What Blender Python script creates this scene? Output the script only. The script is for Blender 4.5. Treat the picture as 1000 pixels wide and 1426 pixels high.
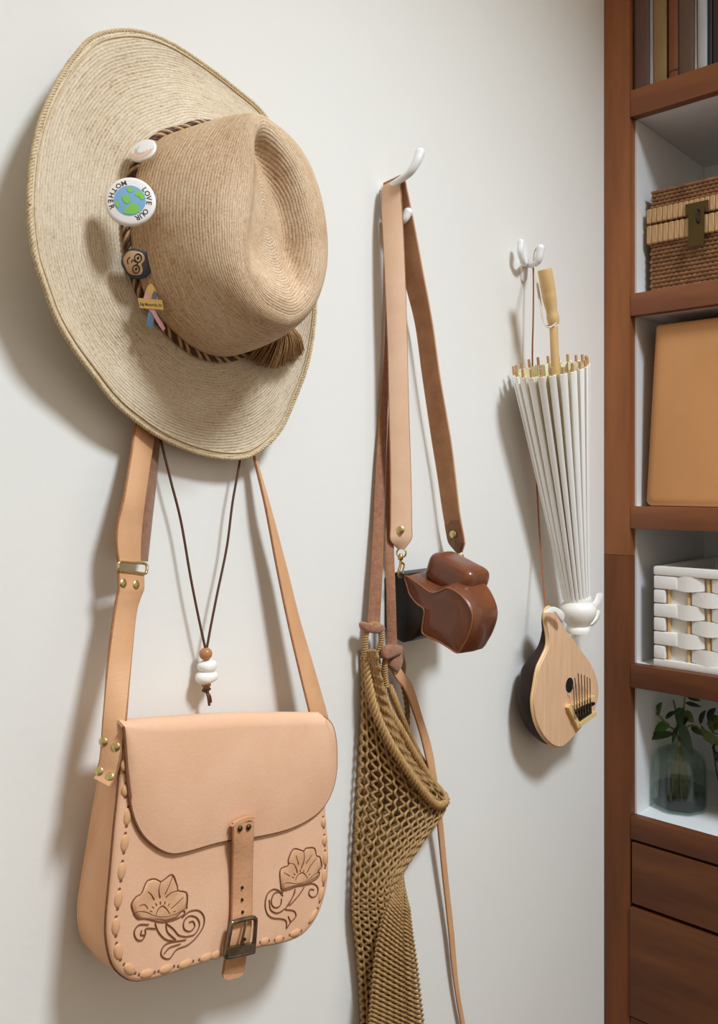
import bpy, bmesh, math, random
from mathutils import Vector as V, Matrix

for o in list(bpy.data.objects): bpy.data.objects.remove(o, do_unlink=True)
scene = bpy.context.scene
COL = scene.collection
R = random.Random(7)

# ------------------------------------------------------------------ camera
FOC, CX, HOR = 1180.0, 500.0, 670.0            # focal length / principal column / horizon row for a 1000x1426 frame
PSI = math.atan(1275.0 / FOC)                  # yaw away from the wall normal
CAM = V((0.0, -0.72, 1.5))
cd = bpy.data.cameras.new('camera'); cam = bpy.data.objects.new('camera', cd); COL.objects.link(cam)
cam.location = CAM; cam.rotation_euler = (math.pi / 2, 0, -PSI)
cd.sensor_fit = 'VERTICAL'; cd.sensor_height = 36.0; cd.sensor_width = 24.0
cd.lens = 36.0 * FOC / 1426.0; cd.shift_y = -(713.0 - HOR) / 1426.0
cd.clip_start = 0.01
scene.camera = cam

# ------------------------------------------------------------------ light
w = bpy.data.worlds.new('world'); scene.world = w; w.use_nodes = True
w.node_tree.nodes['Background'].inputs[0].default_value = (1.0, 0.85, 0.68, 1)
w.node_tree.nodes['Background'].inputs[1].default_value = 0.60
def area(name, loc, target, size, power, color, shape='DISK', size_y=None):
    l = bpy.data.lights.new(name, 'AREA'); l.shape = shape; l.size = size
    if size_y: l.size_y = size_y
    l.energy = power; l.color = color
    o = bpy.data.objects.new(name, l); COL.objects.link(o); o.location = loc
    o.rotation_euler = (V(target) - V(loc)).to_track_quat('-Z', 'Y').to_euler()
    return o
LAMP = area('ceiling_downlight', (0.70, -1.35, 2.90), (0.70, -1.10, 0.0), 0.42, 38.5, (0.80, 0.90, 1.0)); LAMP.data.spread = math.radians(132)
vs = scene.view_settings
vs.view_transform = 'Standard'; vs.look = 'None'; vs.exposure = 0.0; vs.gamma = 1.0; vs.use_curve_mapping = False

# ------------------------------------------------------------------ layout helpers: a photo direction met with a real plane
SN, CS = math.sin(PSI), math.cos(PSI)
def ray(px, py):
    u = (px - CX) / FOC
    return V((SN + u * CS, CS - u * SN, -(py - HOR) / FOC))
def P(px, py, d=0.0):                          # point at distance d in front of the wall (plane y = -d)
    r = ray(px, py); return CAM + r * ((-d - CAM.y) / r.y)
def PX(px, py, x):                             # point on a plane x = const (bookcase, camera case)
    r = ray(px, py); return CAM + r * ((x - CAM.x) / r.x)
def size_at(p): return ((p - CAM).x * SN + (p - CAM).y * CS) / FOC   # metres per pixel there

# ------------------------------------------------------------------ object helpers
def tag(o, label=None, cat=None, group=None, kind=None):
    if label: o['label'] = label
    if cat: o['category'] = cat
    if group: o['group'] = group
    if kind: o['kind'] = kind
    return o
def wloc(o):
    p = V((0, 0, 0))
    while o is not None: p = p + o.location; o = o.parent
    return p
def thing(name, loc, label, cat, group=None):
    o = bpy.data.objects.new(name, None); COL.objects.link(o); o.location = loc; o.empty_display_size = 0.03
    return tag(o, label, cat, group)
def obj(name, vf, mat, parent=None, angle=40, uv=None, mats=None, fidx=None):
    vs_, fs = vf
    c = sum((V(v) for v in vs_), V((0, 0, 0))) / len(vs_)
    me = bpy.data.meshes.new(name)
    me.from_pydata([tuple(V(v) - c) for v in vs_], [], fs)
    me.materials.append(mat)
    if mats:
        for m in mats: me.materials.append(m)
    if fidx:
        for p, i in zip(me.polygons, fidx): p.material_index = i
    if uv:
        l = me.uv_layers.new(name='UVMap')
        for p in me.polygons:
            for li, vi in zip(p.loop_indices, p.vertices): l.data[li].uv = uv[vi]
    bm = bmesh.new(); bm.from_mesh(me); bmesh.ops.recalc_face_normals(bm, faces=bm.faces); bm.to_mesh(me); bm.free()
    if angle:
        me.polygons.foreach_set('use_smooth', [True] * len(me.polygons))
        if angle < 170: me.set_sharp_from_angle(angle=math.radians(angle))
    o = bpy.data.objects.new(name, me); COL.objects.link(o)
    if parent is not None: o.parent = parent; o.location = c - wloc(parent)
    else: o.location = c
    return o
def join(*vfs):
    vs_, fs = [], []
    for a, b in vfs:
        k = len(vs_); vs_ += list(a); fs += [tuple(i + k for i in f) for f in b]
    return vs_, fs
def spline(pts, n=6, closed=False):
    pts = [V(p) for p in pts]; m = len(pts); out = []
    rng = range(m) if closed else range(m - 1)
    for i in rng:
        if closed: a, b, c, d = pts[i - 1], pts[i], pts[(i + 1) % m], pts[(i + 2) % m]
        else:
            b, c = pts[i], pts[i + 1]
            a = pts[i - 1] if i else b * 2 - c
            d = pts[i + 2] if i + 2 < m else c * 2 - b
        for k in range(n):
            t = k / n
            out.append(0.5 * ((2 * b) + (c - a) * t + (2 * a - 5 * b + 4 * c - d) * t * t + (3 * b - a - 3 * c + d) * t ** 3))
    if not closed: out.append(pts[-1])
    return out
def loft(rings, cap0=True, cap1=True, closed=True):
    n = len(rings[0]); vs_ = [v for r in rings for v in r]; fs = []
    for i in range(len(rings) - 1):
        for j in range(n if closed else n - 1):
            k = (j + 1) % n
            fs.append((i * n + j, i * n + k, (i + 1) * n + k, (i + 1) * n + j))
    if cap0: fs.append(tuple(range(n - 1, -1, -1)))
    if cap1: fs.append(tuple(range((len(rings) - 1) * n, len(rings) * n)))
    return vs_, fs
def frames(path, closed=False):
    n = len(path); T = []
    for i in range(n):
        if closed: t = path[(i + 1) % n] - path[i - 1]
        else: t = path[min(i + 1, n - 1)] - path[max(i - 1, 0)]
        T.append(t.normalized() if t.length > 1e-9 else V((0, 0, 1)))
    a = T[0].orthogonal().normalized(); out = []
    for t in T:
        a = (a - t * a.dot(t))
        a = a.normalized() if a.length > 1e-6 else t.orthogonal().normalized()
        out.append((a, t.cross(a), t))
    return out
def tube(path, r, n=6, closed=False, caps=True):
    path = [V(p) for p in path]; fr = frames(path, closed); rings = []
    for i, (p, (a, b, t)) in enumerate(zip(path, fr)):
        rr = r[i] if isinstance(r, (list, tuple)) else r
        rings.append([p + (a * math.cos(2 * math.pi * k / n) + b * math.sin(2 * math.pi * k / n)) * rr for k in range(n)])
    if closed: rings.append(rings[0])
    return loft(rings, caps and not closed, caps and not closed)
def rope(path, rad, r, strands, pitch, n=5, closed=False):
    path = [V(p) for p in path]; fr = frames(path, closed); s = 0; out = []; L = []
    for i, p in enumerate(path):
        if i: s += (p - path[i - 1]).length
        L.append(s)
    for k in range(strands):
        out.append(tube([p + (a * math.cos(2 * math.pi * (l / pitch + k / strands)) + b * math.sin(2 * math.pi * (l / pitch + k / strands))) * rad
                         for p, (a, b, t), l in zip(path, fr, L)], r, n, closed))
    return out
def resample(path, step):
    out = [path[0]]; acc = 0
    for i in range(1, len(path)):
        a, b = path[i - 1], path[i]; l = (b - a).length; pos = 0
        while acc + (l - pos) >= step:
            pos += step - acc; acc = 0; out.append(a.lerp(b, pos / l))
        acc += l - pos
    return out
def ribbon(edges, th, n=6, toward=None):
    """edges: (left, right) world points down the strap; th: thickness; face 0 = outside (towards viewer), 1 = rest"""
    Ls = spline([e[0] for e in edges], n); Rs = spline([e[1] for e in edges], n); rings = []; fi = []
    for i in range(len(Ls)):
        a, b = max(i - 1, 0), min(i + 1, len(Ls) - 1)
        t = (Ls[b] + Rs[b]) - (Ls[a] + Rs[a]); wd = Rs[i] - Ls[i]; nn = wd.cross(t).normalized()
        ref = (toward if toward is not None else CAM) - (Ls[i] + Rs[i]) / 2
        if nn.dot(ref) < 0: nn = -nn
        e = wd.normalized() * min(th * 0.4, wd.length * .1); h = nn * th
        rings.append([Ls[i] + e, Rs[i] - e, Rs[i] - h * .25, Rs[i] - h * .75, Rs[i] - h - e, Ls[i] - h + e, Ls[i] - h * .75, Ls[i] - h * .25])
    vf = loft(rings)
    for i in range(len(rings) - 1): fi += [0, 1, 1, 1, 2, 1, 1, 1]
    return vf, fi + [1, 1]
def lathe(prof, c, axis, seg=24, ref=None, cap=True):
    axis = V(axis).normalized(); a = (ref - axis * ref.dot(axis)).normalized() if ref is not None else axis.orthogonal().normalized()
    b = axis.cross(a)
    rings = [[c + axis * h + (a * math.cos(2 * math.pi * k / seg) + b * math.sin(2 * math.pi * k / seg)) * max(r, 1e-5) for k in range(seg)] for r, h in prof]
    return loft(rings, cap, cap)
def ball(c, rx, ry=None, rz=None, axis=(0, 0, 1), n=10, seg=18):
    rz = rz or rx
    return lathe([(rx * math.sin(math.pi * i / n), -rz * math.cos(math.pi * i / n)) for i in range(n + 1)], V(c), axis, seg)
def box(c, s, bev=0.0, seg=2):
    bm = bmesh.new(); bmesh.ops.create_cube(bm, size=1.0)
    for v in bm.verts: v.co = V((v.co.x * s[0], v.co.y * s[1], v.co.z * s[2])) + V(c)
    if bev: bmesh.ops.bevel(bm, geom=bm.edges[:], offset=bev, segments=seg, profile=0.6, affect='EDGES')
    bm.verts.index_update(); r = ([v.co.copy() for v in bm.verts], [tuple(v.index for v in f.verts) for f in bm.faces]); bm.free()
    return r
def bx(x0, x1, y0, y1, z0, z1, bev=0.0, seg=2): return box(((x0 + x1) / 2, (y0 + y1) / 2, (z0 + z1) / 2), (abs(x1 - x0), abs(y1 - y0), abs(z1 - z0)), bev, seg)
def slab(outline, n, prof, cap0=True, cap1=True):
    """outline (world points, closed); prof: (inset scale, offset along n) rings from back to front"""
    c = sum(outline, V((0, 0, 0))) / len(outline)
    return loft([[c + (p - c) * s + n * o for p in outline] for s, o in prof], cap0, cap1)
def inset_slab(outline, n, prof):
    """like slab but the rings are inset by a distance (metres) along the edge normals"""
    m = len(outline); c = sum(outline, V((0, 0, 0))) / m; nrm = []
    for i in range(m):
        t = (outline[(i + 1) % m] - outline[i - 1]).normalized(); q = n.cross(t).normalized()
        nrm.append(q)
    s = sum(1 if q.dot(c - p) > 0 else -1 for q, p in zip(nrm, outline))
    if s < 0: nrm = [-q for q in nrm]
    return loft([[p + q * ins + n * o for p, q in zip(outline, nrm)] for ins, o in prof])
def disc_pose(p, tilt_up=0.0, tilt_right=0.0, spin=0.0):
    """frame (ex, ey, n) facing the lens position from p, then turned as the thing itself is turned"""
    n = (CAM - p).normalized(); ex = V((0, 0, 1)).cross(n).normalized(); ey = n.cross(ex)
    n = (n + ey * math.tan(tilt_up) + ex * math.tan(tilt_right)).normalized()
    ex = (ex - n * ex.dot(n)).normalized(); ey = n.cross(ex)
    c, s = math.cos(spin), math.sin(spin)
    return ex * c + ey * s, ey * c - ex * s, n
def glyphs(txt, size):
    cu = bpy.data.curves.new('glyph', 'FONT'); cu.body = txt; cu.size = size; cu.align_x = 'CENTER'; cu.offset = size * .018; cu.resolution_u = 2
    o = bpy.data.objects.new('glyph', cu); COL.objects.link(o)
    dg = bpy.context.evaluated_depsgraph_get(); me = o.evaluated_get(dg).to_mesh()
    r = ([v.co.copy() for v in me.vertices], [tuple(p.vertices) for p in me.polygons])
    bpy.data.objects.remove(o, do_unlink=True); bpy.data.curves.remove(cu)
    return r
def place(vf, o, ex, ey, n, h=0.0): return [o + ex * v.x + ey * v.y + n * (v.z + h) for v in vf[0]], vf[1]

# ------------------------------------------------------------------ materials
def lin(h):
    c = [int(h[i:i + 2], 16) / 255 for i in (0, 2, 4)]
    return tuple((x / 12.92 if x <= .04045 else ((x + .055) / 1.055) ** 2.4) for x in c) + (1,)
def mat(name, col, rough=.5, metal=0.0, var=None, scale=8.0, bump=0.0, bscale=60.0, stretch=(1, 1, 1), spec=.5, sheen=0.0, detail=4, trans=0.0, ior=1.45, coat=0.0):
    m = bpy.data.materials.new(name); m.use_nodes = True; t = m.node_tree; N = t.nodes; b = N['Principled BSDF']
    b.inputs['Roughness'].default_value = rough; b.inputs['Metallic'].default_value = metal
    b.inputs['Specular IOR Level'].default_value = spec; b.inputs['Transmission Weight'].default_value = trans; b.inputs['IOR'].default_value = ior
    b.inputs['Sheen Weight'].default_value = sheen; b.inputs['Coat Weight'].default_value = coat
    c = lin(col)
    tc = N.new('ShaderNodeTexCoord'); mp = N.new('ShaderNodeMapping'); mp.inputs['Scale'].default_value = stretch
    t.links.new(tc.outputs['Object'], mp.inputs['Vector'])
    if var:
        no = N.new('ShaderNodeTexNoise'); no.inputs['Scale'].default_value = scale; no.inputs['Detail'].default_value = detail; no.inputs['Roughness'].default_value = .6
        ra = N.new('ShaderNodeValToRGB'); ra.color_ramp.elements[0].position = .3; ra.color_ramp.elements[1].position = .7
        ra.color_ramp.elements[0].color = lin(var); ra.color_ramp.elements[1].color = c
        t.links.new(mp.outputs[0], no.inputs['Vector']); t.links.new(no.outputs[0], ra.inputs[0]); t.links.new(ra.outputs[0], b.inputs['Base Color'])
    else: b.inputs['Base Color'].default_value = c
    if bump:
        n2 = N.new('ShaderNodeTexNoise'); n2.inputs['Scale'].default_value = bscale; n2.inputs['Detail'].default_value = 3
        bp = N.new('ShaderNodeBump'); bp.inputs['Strength'].default_value = bump; bp.inputs['Distance'].default_value = .002
        t.links.new(mp.outputs[0], n2.inputs['Vector']); t.links.new(n2.outputs[0], bp.inputs['Height']); t.links.new(bp.outputs[0], b.inputs['Normal'])
    return m
def straw_mat(name, light, mid, dark, rows=330.0):
    """sewn palm braid: UV.x runs along the row and UV.y across the rows, both in metres"""
    m = bpy.data.materials.new(name); m.use_nodes = True; t = m.node_tree; N = t.nodes; b = N['Principled BSDF']
    b.inputs['Roughness'].default_value = .6; b.inputs['Specular IOR Level'].default_value = .3
    tc = N.new('ShaderNodeTexCoord'); sp = N.new('ShaderNodeSeparateXYZ'); t.links.new(tc.outputs['UV'], sp.inputs[0])
    def math_(op, a, bb=None):
        n = N.new('ShaderNodeMath'); n.operation = op
        for i, x in enumerate((a, bb)):
            if x is None: continue
            if isinstance(x, (int, float)): n.inputs[i].default_value = x
            else: t.links.new(x, n.inputs[i])
        return n.outputs[0]
    def noise(sx, sy, det=3):
        mp = N.new('ShaderNodeMapping'); mp.inputs['Scale'].default_value = (sx, sy, 1); t.links.new(tc.outputs['UV'], mp.inputs[0])
        n = N.new('ShaderNodeTexNoise'); n.inputs['Scale'].default_value = 1; n.inputs['Detail'].default_value = det; t.links.new(mp.outputs[0], n.inputs['Vector'])
        return n.outputs[0]
    wob = noise(25, 30, 1)
    v = math_('ADD', math_('MULTIPLY', sp.outputs[1], rows), math_('MULTIPLY', wob, .5))
    tri = math_('ABSOLUTE', math_('SUBTRACT', math_('FRACT', v), .5))          # 0 in the row middle, .5 in the groove
    groove = math_('POWER', math_('MULTIPLY', tri, 2.0), 3.0)
    fib = noise(330, rows * 1.3, 2); blot = noise(9, 14, 3); dash = noise(70, rows * 1.02, 2)
    ra = N.new('ShaderNodeValToRGB'); e = ra.color_ramp.elements
    e[0].position = .28; e[0].color = lin(dark); e[1].position = .72; e[1].color = lin(light)
    k = e.new(.48); k.color = lin(mid)
    s = math_('ADD', math_('MULTIPLY', fib, .42), math_('MULTIPLY', blot, .35))
    s = math_('ADD', s, math_('MULTIPLY', dash, .36)); s = math_('SUBTRACT', s, math_('MULTIPLY', groove, .09)); 
    t.links.new(s, ra.inputs[0]); t.links.new(ra.outputs[0], b.inputs['Base Color'])
    h = math_('ADD', math_('MULTIPLY', groove, -1.0), math_('MULTIPLY', fib, .9))
    bp = N.new('ShaderNodeBump'); bp.inputs['Strength'].default_value = .4; bp.inputs['Distance'].default_value = .0012
    t.links.new(h, bp.inputs['Height']); t.links.new(bp.outputs[0], b.inputs['Normal'])
    return m
def thin_glass(name, tint, ior):
    m = bpy.data.materials.new(name); m.use_nodes = True; t = m.node_tree; N = t.nodes; N.remove(N['Principled BSDF'])
    tr = N.new('ShaderNodeBsdfTransparent'); tr.inputs[0].default_value = lin(tint); gl = N.new('ShaderNodeBsdfGlossy'); gl.inputs['Roughness'].default_value = .03
    lw = N.new('ShaderNodeLayerWeight'); lw.inputs[0].default_value = .5; pw = N.new('ShaderNodeMath'); pw.operation = 'POWER'; pw.inputs[1].default_value = 3.5
    fr = N.new('ShaderNodeMath'); fr.operation = 'MULTIPLY_ADD'; fr.inputs[1].default_value = .55; fr.inputs[2].default_value = ((ior - 1) / (ior + 1)) ** 2; mx = N.new('ShaderNodeMixShader')
    t.links.new(lw.outputs['Facing'], pw.inputs[0]); t.links.new(pw.outputs[0], fr.inputs[0])
    t.links.new(fr.outputs[0], mx.inputs[0]); t.links.new(tr.outputs[0], mx.inputs[1]); t.links.new(gl.outputs[0], mx.inputs[2]); t.links.new(mx.outputs[0], N['Material Output'].inputs[0])
    return m
M = dict(
    wall=mat('wall_paint', 'E9E7E1', .75, var='E6E4DD', scale=3, bump=.12, bscale=90, spec=.3),
    floor=mat('floor_oak', '4E3826', .5, var='402C1D', scale=6, stretch=(1, 12, 1)),
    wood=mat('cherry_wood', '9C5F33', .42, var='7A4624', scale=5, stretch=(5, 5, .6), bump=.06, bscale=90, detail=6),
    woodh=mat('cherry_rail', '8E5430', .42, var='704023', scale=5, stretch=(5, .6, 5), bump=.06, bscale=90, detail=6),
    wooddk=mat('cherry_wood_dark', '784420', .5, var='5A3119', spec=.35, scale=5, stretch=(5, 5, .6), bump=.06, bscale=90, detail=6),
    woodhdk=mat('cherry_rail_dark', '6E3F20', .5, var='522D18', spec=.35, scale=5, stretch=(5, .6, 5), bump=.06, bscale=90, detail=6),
    shelfwhite=mat('shelf_paint', 'DEDFDF', .6),
    straw=straw_mat('brim_straw', 'E4D7C0', 'CCB899', '8C6E50'),
    crown=straw_mat('crown_straw', 'E0CAAC', 'C2A07C', '84603F'),
    binding=mat('rim_straw', 'D6C29C', .6, var='C4A97E', scale=120, bump=.5, bscale=300),
    cordd=mat('band_dark', '4A2C1C', .45, bump=.3, bscale=400), cordl=mat('band_tan', 'B89468', .5),
    tassel=mat('tassel_fibre', 'A87F50', .55, var='7A5430', scale=300),
    enamel=mat('badge_white', 'F1EFEC', .25, coat=.5), ink=mat('badge_ink', '4A3B33', .4), sea=mat('badge_blue', '7FB2DA', .3, coat=.4), land=mat('badge_green', '86C95A', .3, coat=.4),
    peach=mat('badge_peach', 'E6B99C', .3), teal=mat('badge_teal', 'A9CFC6', .3), pinkm=mat('ribbon_pink', 'DFA9AE', .3, coat=.4), bluem=mat('ribbon_blue', '6F8CA6', .3, coat=.4),
    skin=mat('pin_skin', 'B08A62', .35), hair=mat('pin_hair', '34343A', .3), black=mat('black_enamel', '161414', .3),
    gold=mat('gold_metal', 'E0C07A', .32, 1.0), brass=mat('brass', 'E2D29A', .38, 1.0, var='B7A468', scale=500), abrass=mat('antique_brass', '5E4E32', .45, 1.0),
    steel=mat('nickel', 'A89B88', .3, 1.0, var='6E6250', scale=80), dark_steel=mat('dark_steel', '4B4744', .4, 1.0),
    leather=mat('veg_tan_leather', 'E8BC9B', .5, var='DFAF8B', scale=14, bump=.12, bscale=350, spec=.4),
    leatherg=mat('gusset_leather', 'E9B68B', .52, var='DCA479', scale=16, bump=.15, bscale=350, spec=.4),
    leathers=mat('strap_leather', 'DBAA80', .5, var='CF9C70', scale=20, bump=.12, bscale=350, spec=.4),
    leathert=mat('tab_leather', 'D5A27A', .5, var='C9936A', scale=20, bump=.25, bscale=260, spec=.4),
    edge=mat('cut_edge', '8A5A3A', .8, var='6F452B', scale=200), edgel=mat('strap_edge', 'AE7A52', .8, var='94643F', scale=200), suede=mat('suede_back', '9A6E50', .95, var='82593E', scale=120, bump=.4, bscale=500, sheen=.3),
    suedeh=mat('suede_handle', 'A8765A', .95, var='8E6048', scale=150, bump=.5, bscale=500, sheen=.3),
    tool=mat('tooled_line', '7A4A2C', .6), toolr=mat('tooled_relief', 'DEAF88', .5, var='D09C74', scale=60, bump=.2, bscale=200),
    camstrap=mat('camera_strap_leather', 'E2BC9C', .5, var='DAB08F', scale=25, bump=.1, bscale=350), camback=mat('camera_strap_back', 'B98660', .8, var='A4734E', scale=40, bump=.2, bscale=300),
    case=mat('case_leather', '784227', .32, var='633720', scale=25, bump=.06, bscale=300, coat=.25), casee=mat('case_piping', '8E5A38', .4), camblack=mat('camera_black', '17120F', .45, bump=.2, bscale=300),
    twine=mat('net_twine', 'B08C5C', .6, var='937246', scale=150), twinel=mat('rope_twine', 'C09A66', .55, var='A27D4B', scale=200),
    bamboo=mat('bamboo', 'DDBB86', .38, var='CFA870', scale=40, stretch=(1, 1, .2)), ribw=mat('parasol_paper', 'FAF8F4', .6), pleat=mat('parasol_pleat', 'EEE6C4', .7), capw=mat('parasol_cap', 'F0EEE6', .4), tip=mat('rib_wood', 'C39A6C', .5), cordw=mat('white_cord', 'D8CBB6', .7),
    cordr=mat('red_brown_cord', '9A5A38', .6), cordb=mat('necklace_cord', '5A3A28', .65), beadw=mat('white_clay', 'ECE9E3', .5, bump=.3, bscale=200), beadb=mat('wood_bead', 'B07A50', .35),
    gourd=mat('gourd_dark', '3A2822', .55, var='281A16', scale=18, spec=.25), board=mat('soundboard', 'E8C09B', .42, var='DCAF87', scale=14, stretch=(12, 12, 1)), blond=mat('blond_wood', 'E3BF86', .45), hole=mat('dark_hole', '100C0A', .8),
    white=mat('hook_white', 'EDEDEC', .3, coat=.3),
    wicker=mat('wicker', '9A6E48', .5, var='6E4A2E', scale=60), wickerl=mat('wicker_pale', 'C9A477', .5, var='B08A5C', scale=90, stretch=(1, 1, .3)), gapk=mat('basket_inside', '2A1B12', .9),
    tan=mat('tan_case_leather', 'CE955F', .5, var='C28A55', scale=5, bump=.08, bscale=300), wstrip=mat('white_strip', 'E9E6E0', .6, bump=.2, bscale=120), stake=mat('tan_stake', 'CDAA70', .6),
    leaf=mat('leaf_green', '4F7A2E', .4, var='2E5220', scale=40), leafd=mat('leaf_dark', '2E4722', .4, var='1F3319', scale=40), leafo=mat('leaf_olive', '6F7F3E', .5, var='4E5C2C', scale=40), stem=mat('stem', '6E6A34', .6), wire=mat('dark_wire', '2A2320', .5),
    glass=thin_glass('bottle_glass', 'F1F8F5', 1.5), water=thin_glass('water', 'E6EDEB', 1.33),
    pages=mat('pages', 'E4DAC4', .8, var='CFC3A8', scale=200, stretch=(1, 30, 1)),
)
def book_mat(n, c, v): return mat(n, c, .6, var=v, scale=20, stretch=(1, 1, .3), bump=.1, bscale=250)

# ================================================================== the setting
XB = P(841, 700, 0).x                        # bookcase front plane
wall = obj('wall_back', bx(-2.6, XB + .40, 0, .08, 0, 2.9), M['wall'], angle=0); tag(wall, 'off-white painted wall carrying the coat hooks', 'wall', kind='structure')
wr = obj('wall_right', bx(XB + .365, XB + .445, 0, -1.6, 0, 2.9), M['wall'], angle=0); tag(wr, 'off-white wall behind the bookcase', 'wall', kind='structure')
fl = obj('floor', bx(-6.0, XB + .445, .08, -8.0, -.05, 0), M['floor'], angle=0); tag(fl, 'brown wooden floor', 'floor', kind='structure')  # out of view; spread wide and kept dark to cut light from below

# ================================================================== bookcase
bc = thing('bookcase', (XB + .15, -.4, 0), 'built-in cherry-brown wooden bookcase with white painted compartments', 'bookcase')
YR = -.78; SW = -PX(877, 700, XB).y           # right end, stile width
def zb(py): return PX(877, py, XB).z
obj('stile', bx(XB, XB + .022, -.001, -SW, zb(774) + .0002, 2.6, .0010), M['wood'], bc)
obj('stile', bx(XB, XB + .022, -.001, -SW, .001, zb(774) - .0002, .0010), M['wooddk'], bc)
obj('stile', bx(XB, XB + .022, YR + SW, YR, .001, 2.6, .0015), M['wood'], bc)
IN = SW + .003
obj('side_panel', bx(XB + .0225, XB + .34, -.002, -IN, .001, 2.6), M['shelfwhite'], bc, 0)
obj('side_panel', bx(XB + .0225, XB + .34, YR, YR + SW - .01, .001, 2.6), M['shelfwhite'], bc, 0)
obj('back_panel', bx(XB + .341, XB + .36, -.002, YR, .001, 2.6), M['shelfwhite'], bc, 0)
rails = [(126, 163), (409, 440), (705, 736), (925, 957), (1137, 1168)]
SHZ = []
for ri, (a, b_) in enumerate(rails):
    z1, z0 = zb(a), zb(b_)
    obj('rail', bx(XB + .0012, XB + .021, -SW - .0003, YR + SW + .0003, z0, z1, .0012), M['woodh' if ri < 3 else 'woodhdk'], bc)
    obj('shelf', bx(XB + .0215, XB + .3405, -IN - .0004, YR + SW + .0005, z0 + .002, z1 - .0015), M['shelfwhite'], bc, 0); SHZ.append(z1 - .0015)
zz = zb(1172); z2 = zb(1257); z3 = zb(1262); z4 = zb(1413)
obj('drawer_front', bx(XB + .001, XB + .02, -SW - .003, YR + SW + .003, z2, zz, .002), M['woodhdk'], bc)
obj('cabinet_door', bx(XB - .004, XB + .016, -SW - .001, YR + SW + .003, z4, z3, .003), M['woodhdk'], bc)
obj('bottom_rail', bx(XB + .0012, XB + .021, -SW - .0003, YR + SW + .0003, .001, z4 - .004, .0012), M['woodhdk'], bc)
obj('carcass', bx(XB + .03, XB + .335, -IN - .002, YR + SW + .002, .002, z0 - .004), M['gapk'], bc, 0)

# ------------------------------------------------------------------ books on the top shelf
def book(px0, px1, ptop, depth, xs, cover, label, name_h=.26, rnd=.003, pages=True):
    xs = .006 + xs * .05; y0 = min(PX(px0, 100, XB + .007).y, -IN - .0008); y1 = PX(px1, 100, XB + .007).y; z = SHZ[0] + .0022; x = XB + xs; th = abs(y1 - y0); c = .0026
    t = thing('book', (x + depth / 2, (y0 + y1) / 2, z), label, 'book', 'books on the top shelf')
    n = 8; prof = []
    for i in range(n + 1):
        q = math.pi * i / n - math.pi / 2; prof.append((x + rnd * (1 - math.cos(q)), (y0 + y1) / 2 + (y1 - y0) / 2 * math.sin(q)))
    outer = [(x + depth, y0)] + prof + [(x + depth, y1)]
    sg = 1 if y1 > y0 else -1
    inner = [(x + depth, y1 - sg * c), (x + rnd + c, y1 - sg * c), (x + rnd + c, y0 + sg * c), (x + depth, y0 + sg * c)]
    o = outer + inner
    obj('cover', loft([[V((a, b_, z)) for a, b_ in o], [V((a, b_, z + name_h)) for a, b_ in o]]), cover, t, 30)
    obj('page_block', bx(x + rnd + c + .0003, x + depth - .004, y0 + sg * (c + .0002), y1 - sg * (c + .0002), z + .003, z + name_h - .003), M['pages'], t, 0)
    return t
book(879, 903.5, 0, .20, .028, book_mat('cover_umber', '5E463A', '52392E'), 'thick dark brown book next to the bookcase side panel', .27)
book(904.3, 908.6, 0, .17, .045, book_mat('cover_white_thin', 'A9A4AB', '6B6472'), 'very thin pale grey book squeezed between dark brown and tan books', .25, .001)
book(909.3, 927.3, 0, .19, .024, book_mat('cover_tan', '8E7248', '7C6238'), 'tan olive cloth book with a mottled spine', .26)
b4 = book(930.3, 943.6, 0, .18, .028, book_mat('cover_rust', '7A4526', '6A3A1E'), 'rust orange book with a gold band at the foot of its spine', .25)
ya, yb = PX(931, 100, XB + .007).y, PX(943, 100, XB + .007).y
obj('spine_band', bx(XB + .0071, XB + .0105, ya, yb, SHZ[0] + .014, SHZ[0] + .0165), M['abrass'], b4, 0)
book(944.3, 966, 0, .20, .026, book_mat('cover_brown', '634A3C', '573F33'), 'thick plain brown book between the rust book and the white book', .27)
book(966.8, 969.6, 0, .16, .040, book_mat('cover_mix', 'B9A79A', '4A3A38'), 'very thin pale patchy booklet against the white book', .24, .001)
book(970.2, 984.5, 0, .20, .026, book_mat('cover_white', 'B4B4B6', '9E9EA2'), 'light grey white book with a smooth rounded spine', .27, .005)
book(985.2, 991.2, 0, .19, .040, book_mat('cover_navy', '1F2230', '101015'), 'thin navy black book set deep beside the white book', .26)
book(992, 1012, 0, .20, .028, book_mat('cover_choc', '3F2A22', '33211B'), 'dark chocolate book at the right edge of the top shelf', .27)

# ------------------------------------------------------------------ wicker trunk
def woven(x0, x1, y0, y1, z0, z1, rows, mat_, parent, name, r=None, step=.009, amp=.0016):
    """horizontal strands wound round a box, passing in front of and behind upright stakes"""
    r = r or (z1 - z0) / rows * .56; out = []
    cs = [V((x0, y0, 0)), V((x0, y1, 0)), V((x1, y1, 0)), V((x1, y0, 0))]
    per = []
    for i in range(4):
        a, b_ = cs[i], cs[(i + 1) % 4]; n = max(4, int((b_ - a).length / step * 2)); nrm = V(((b_ - a).y, -(b_ - a).x, 0)).normalized()
        if nrm.dot((a + b_) / 2 - (cs[0] + cs[2]) / 2) < 0: nrm = -nrm
        for k in range(n): per.append((a.lerp(b_, k / n), nrm))
    for j in range(rows):
        z = z0 + (j + .5) * (z1 - z0) / rows
        out.append(tube([p + nrm * amp * math.cos(math.pi * (k + j) ) * (1 if k % 2 == 0 else .999) + V((0, 0, z)) for k, (p, nrm) in enumerate(per)], r, 5, True))
    return obj(name, join(*out), mat_, parent, 80)
XW = XB + .050
def yz(px, py, x): p = PX(px, py, x); return p.y, p.z
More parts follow.
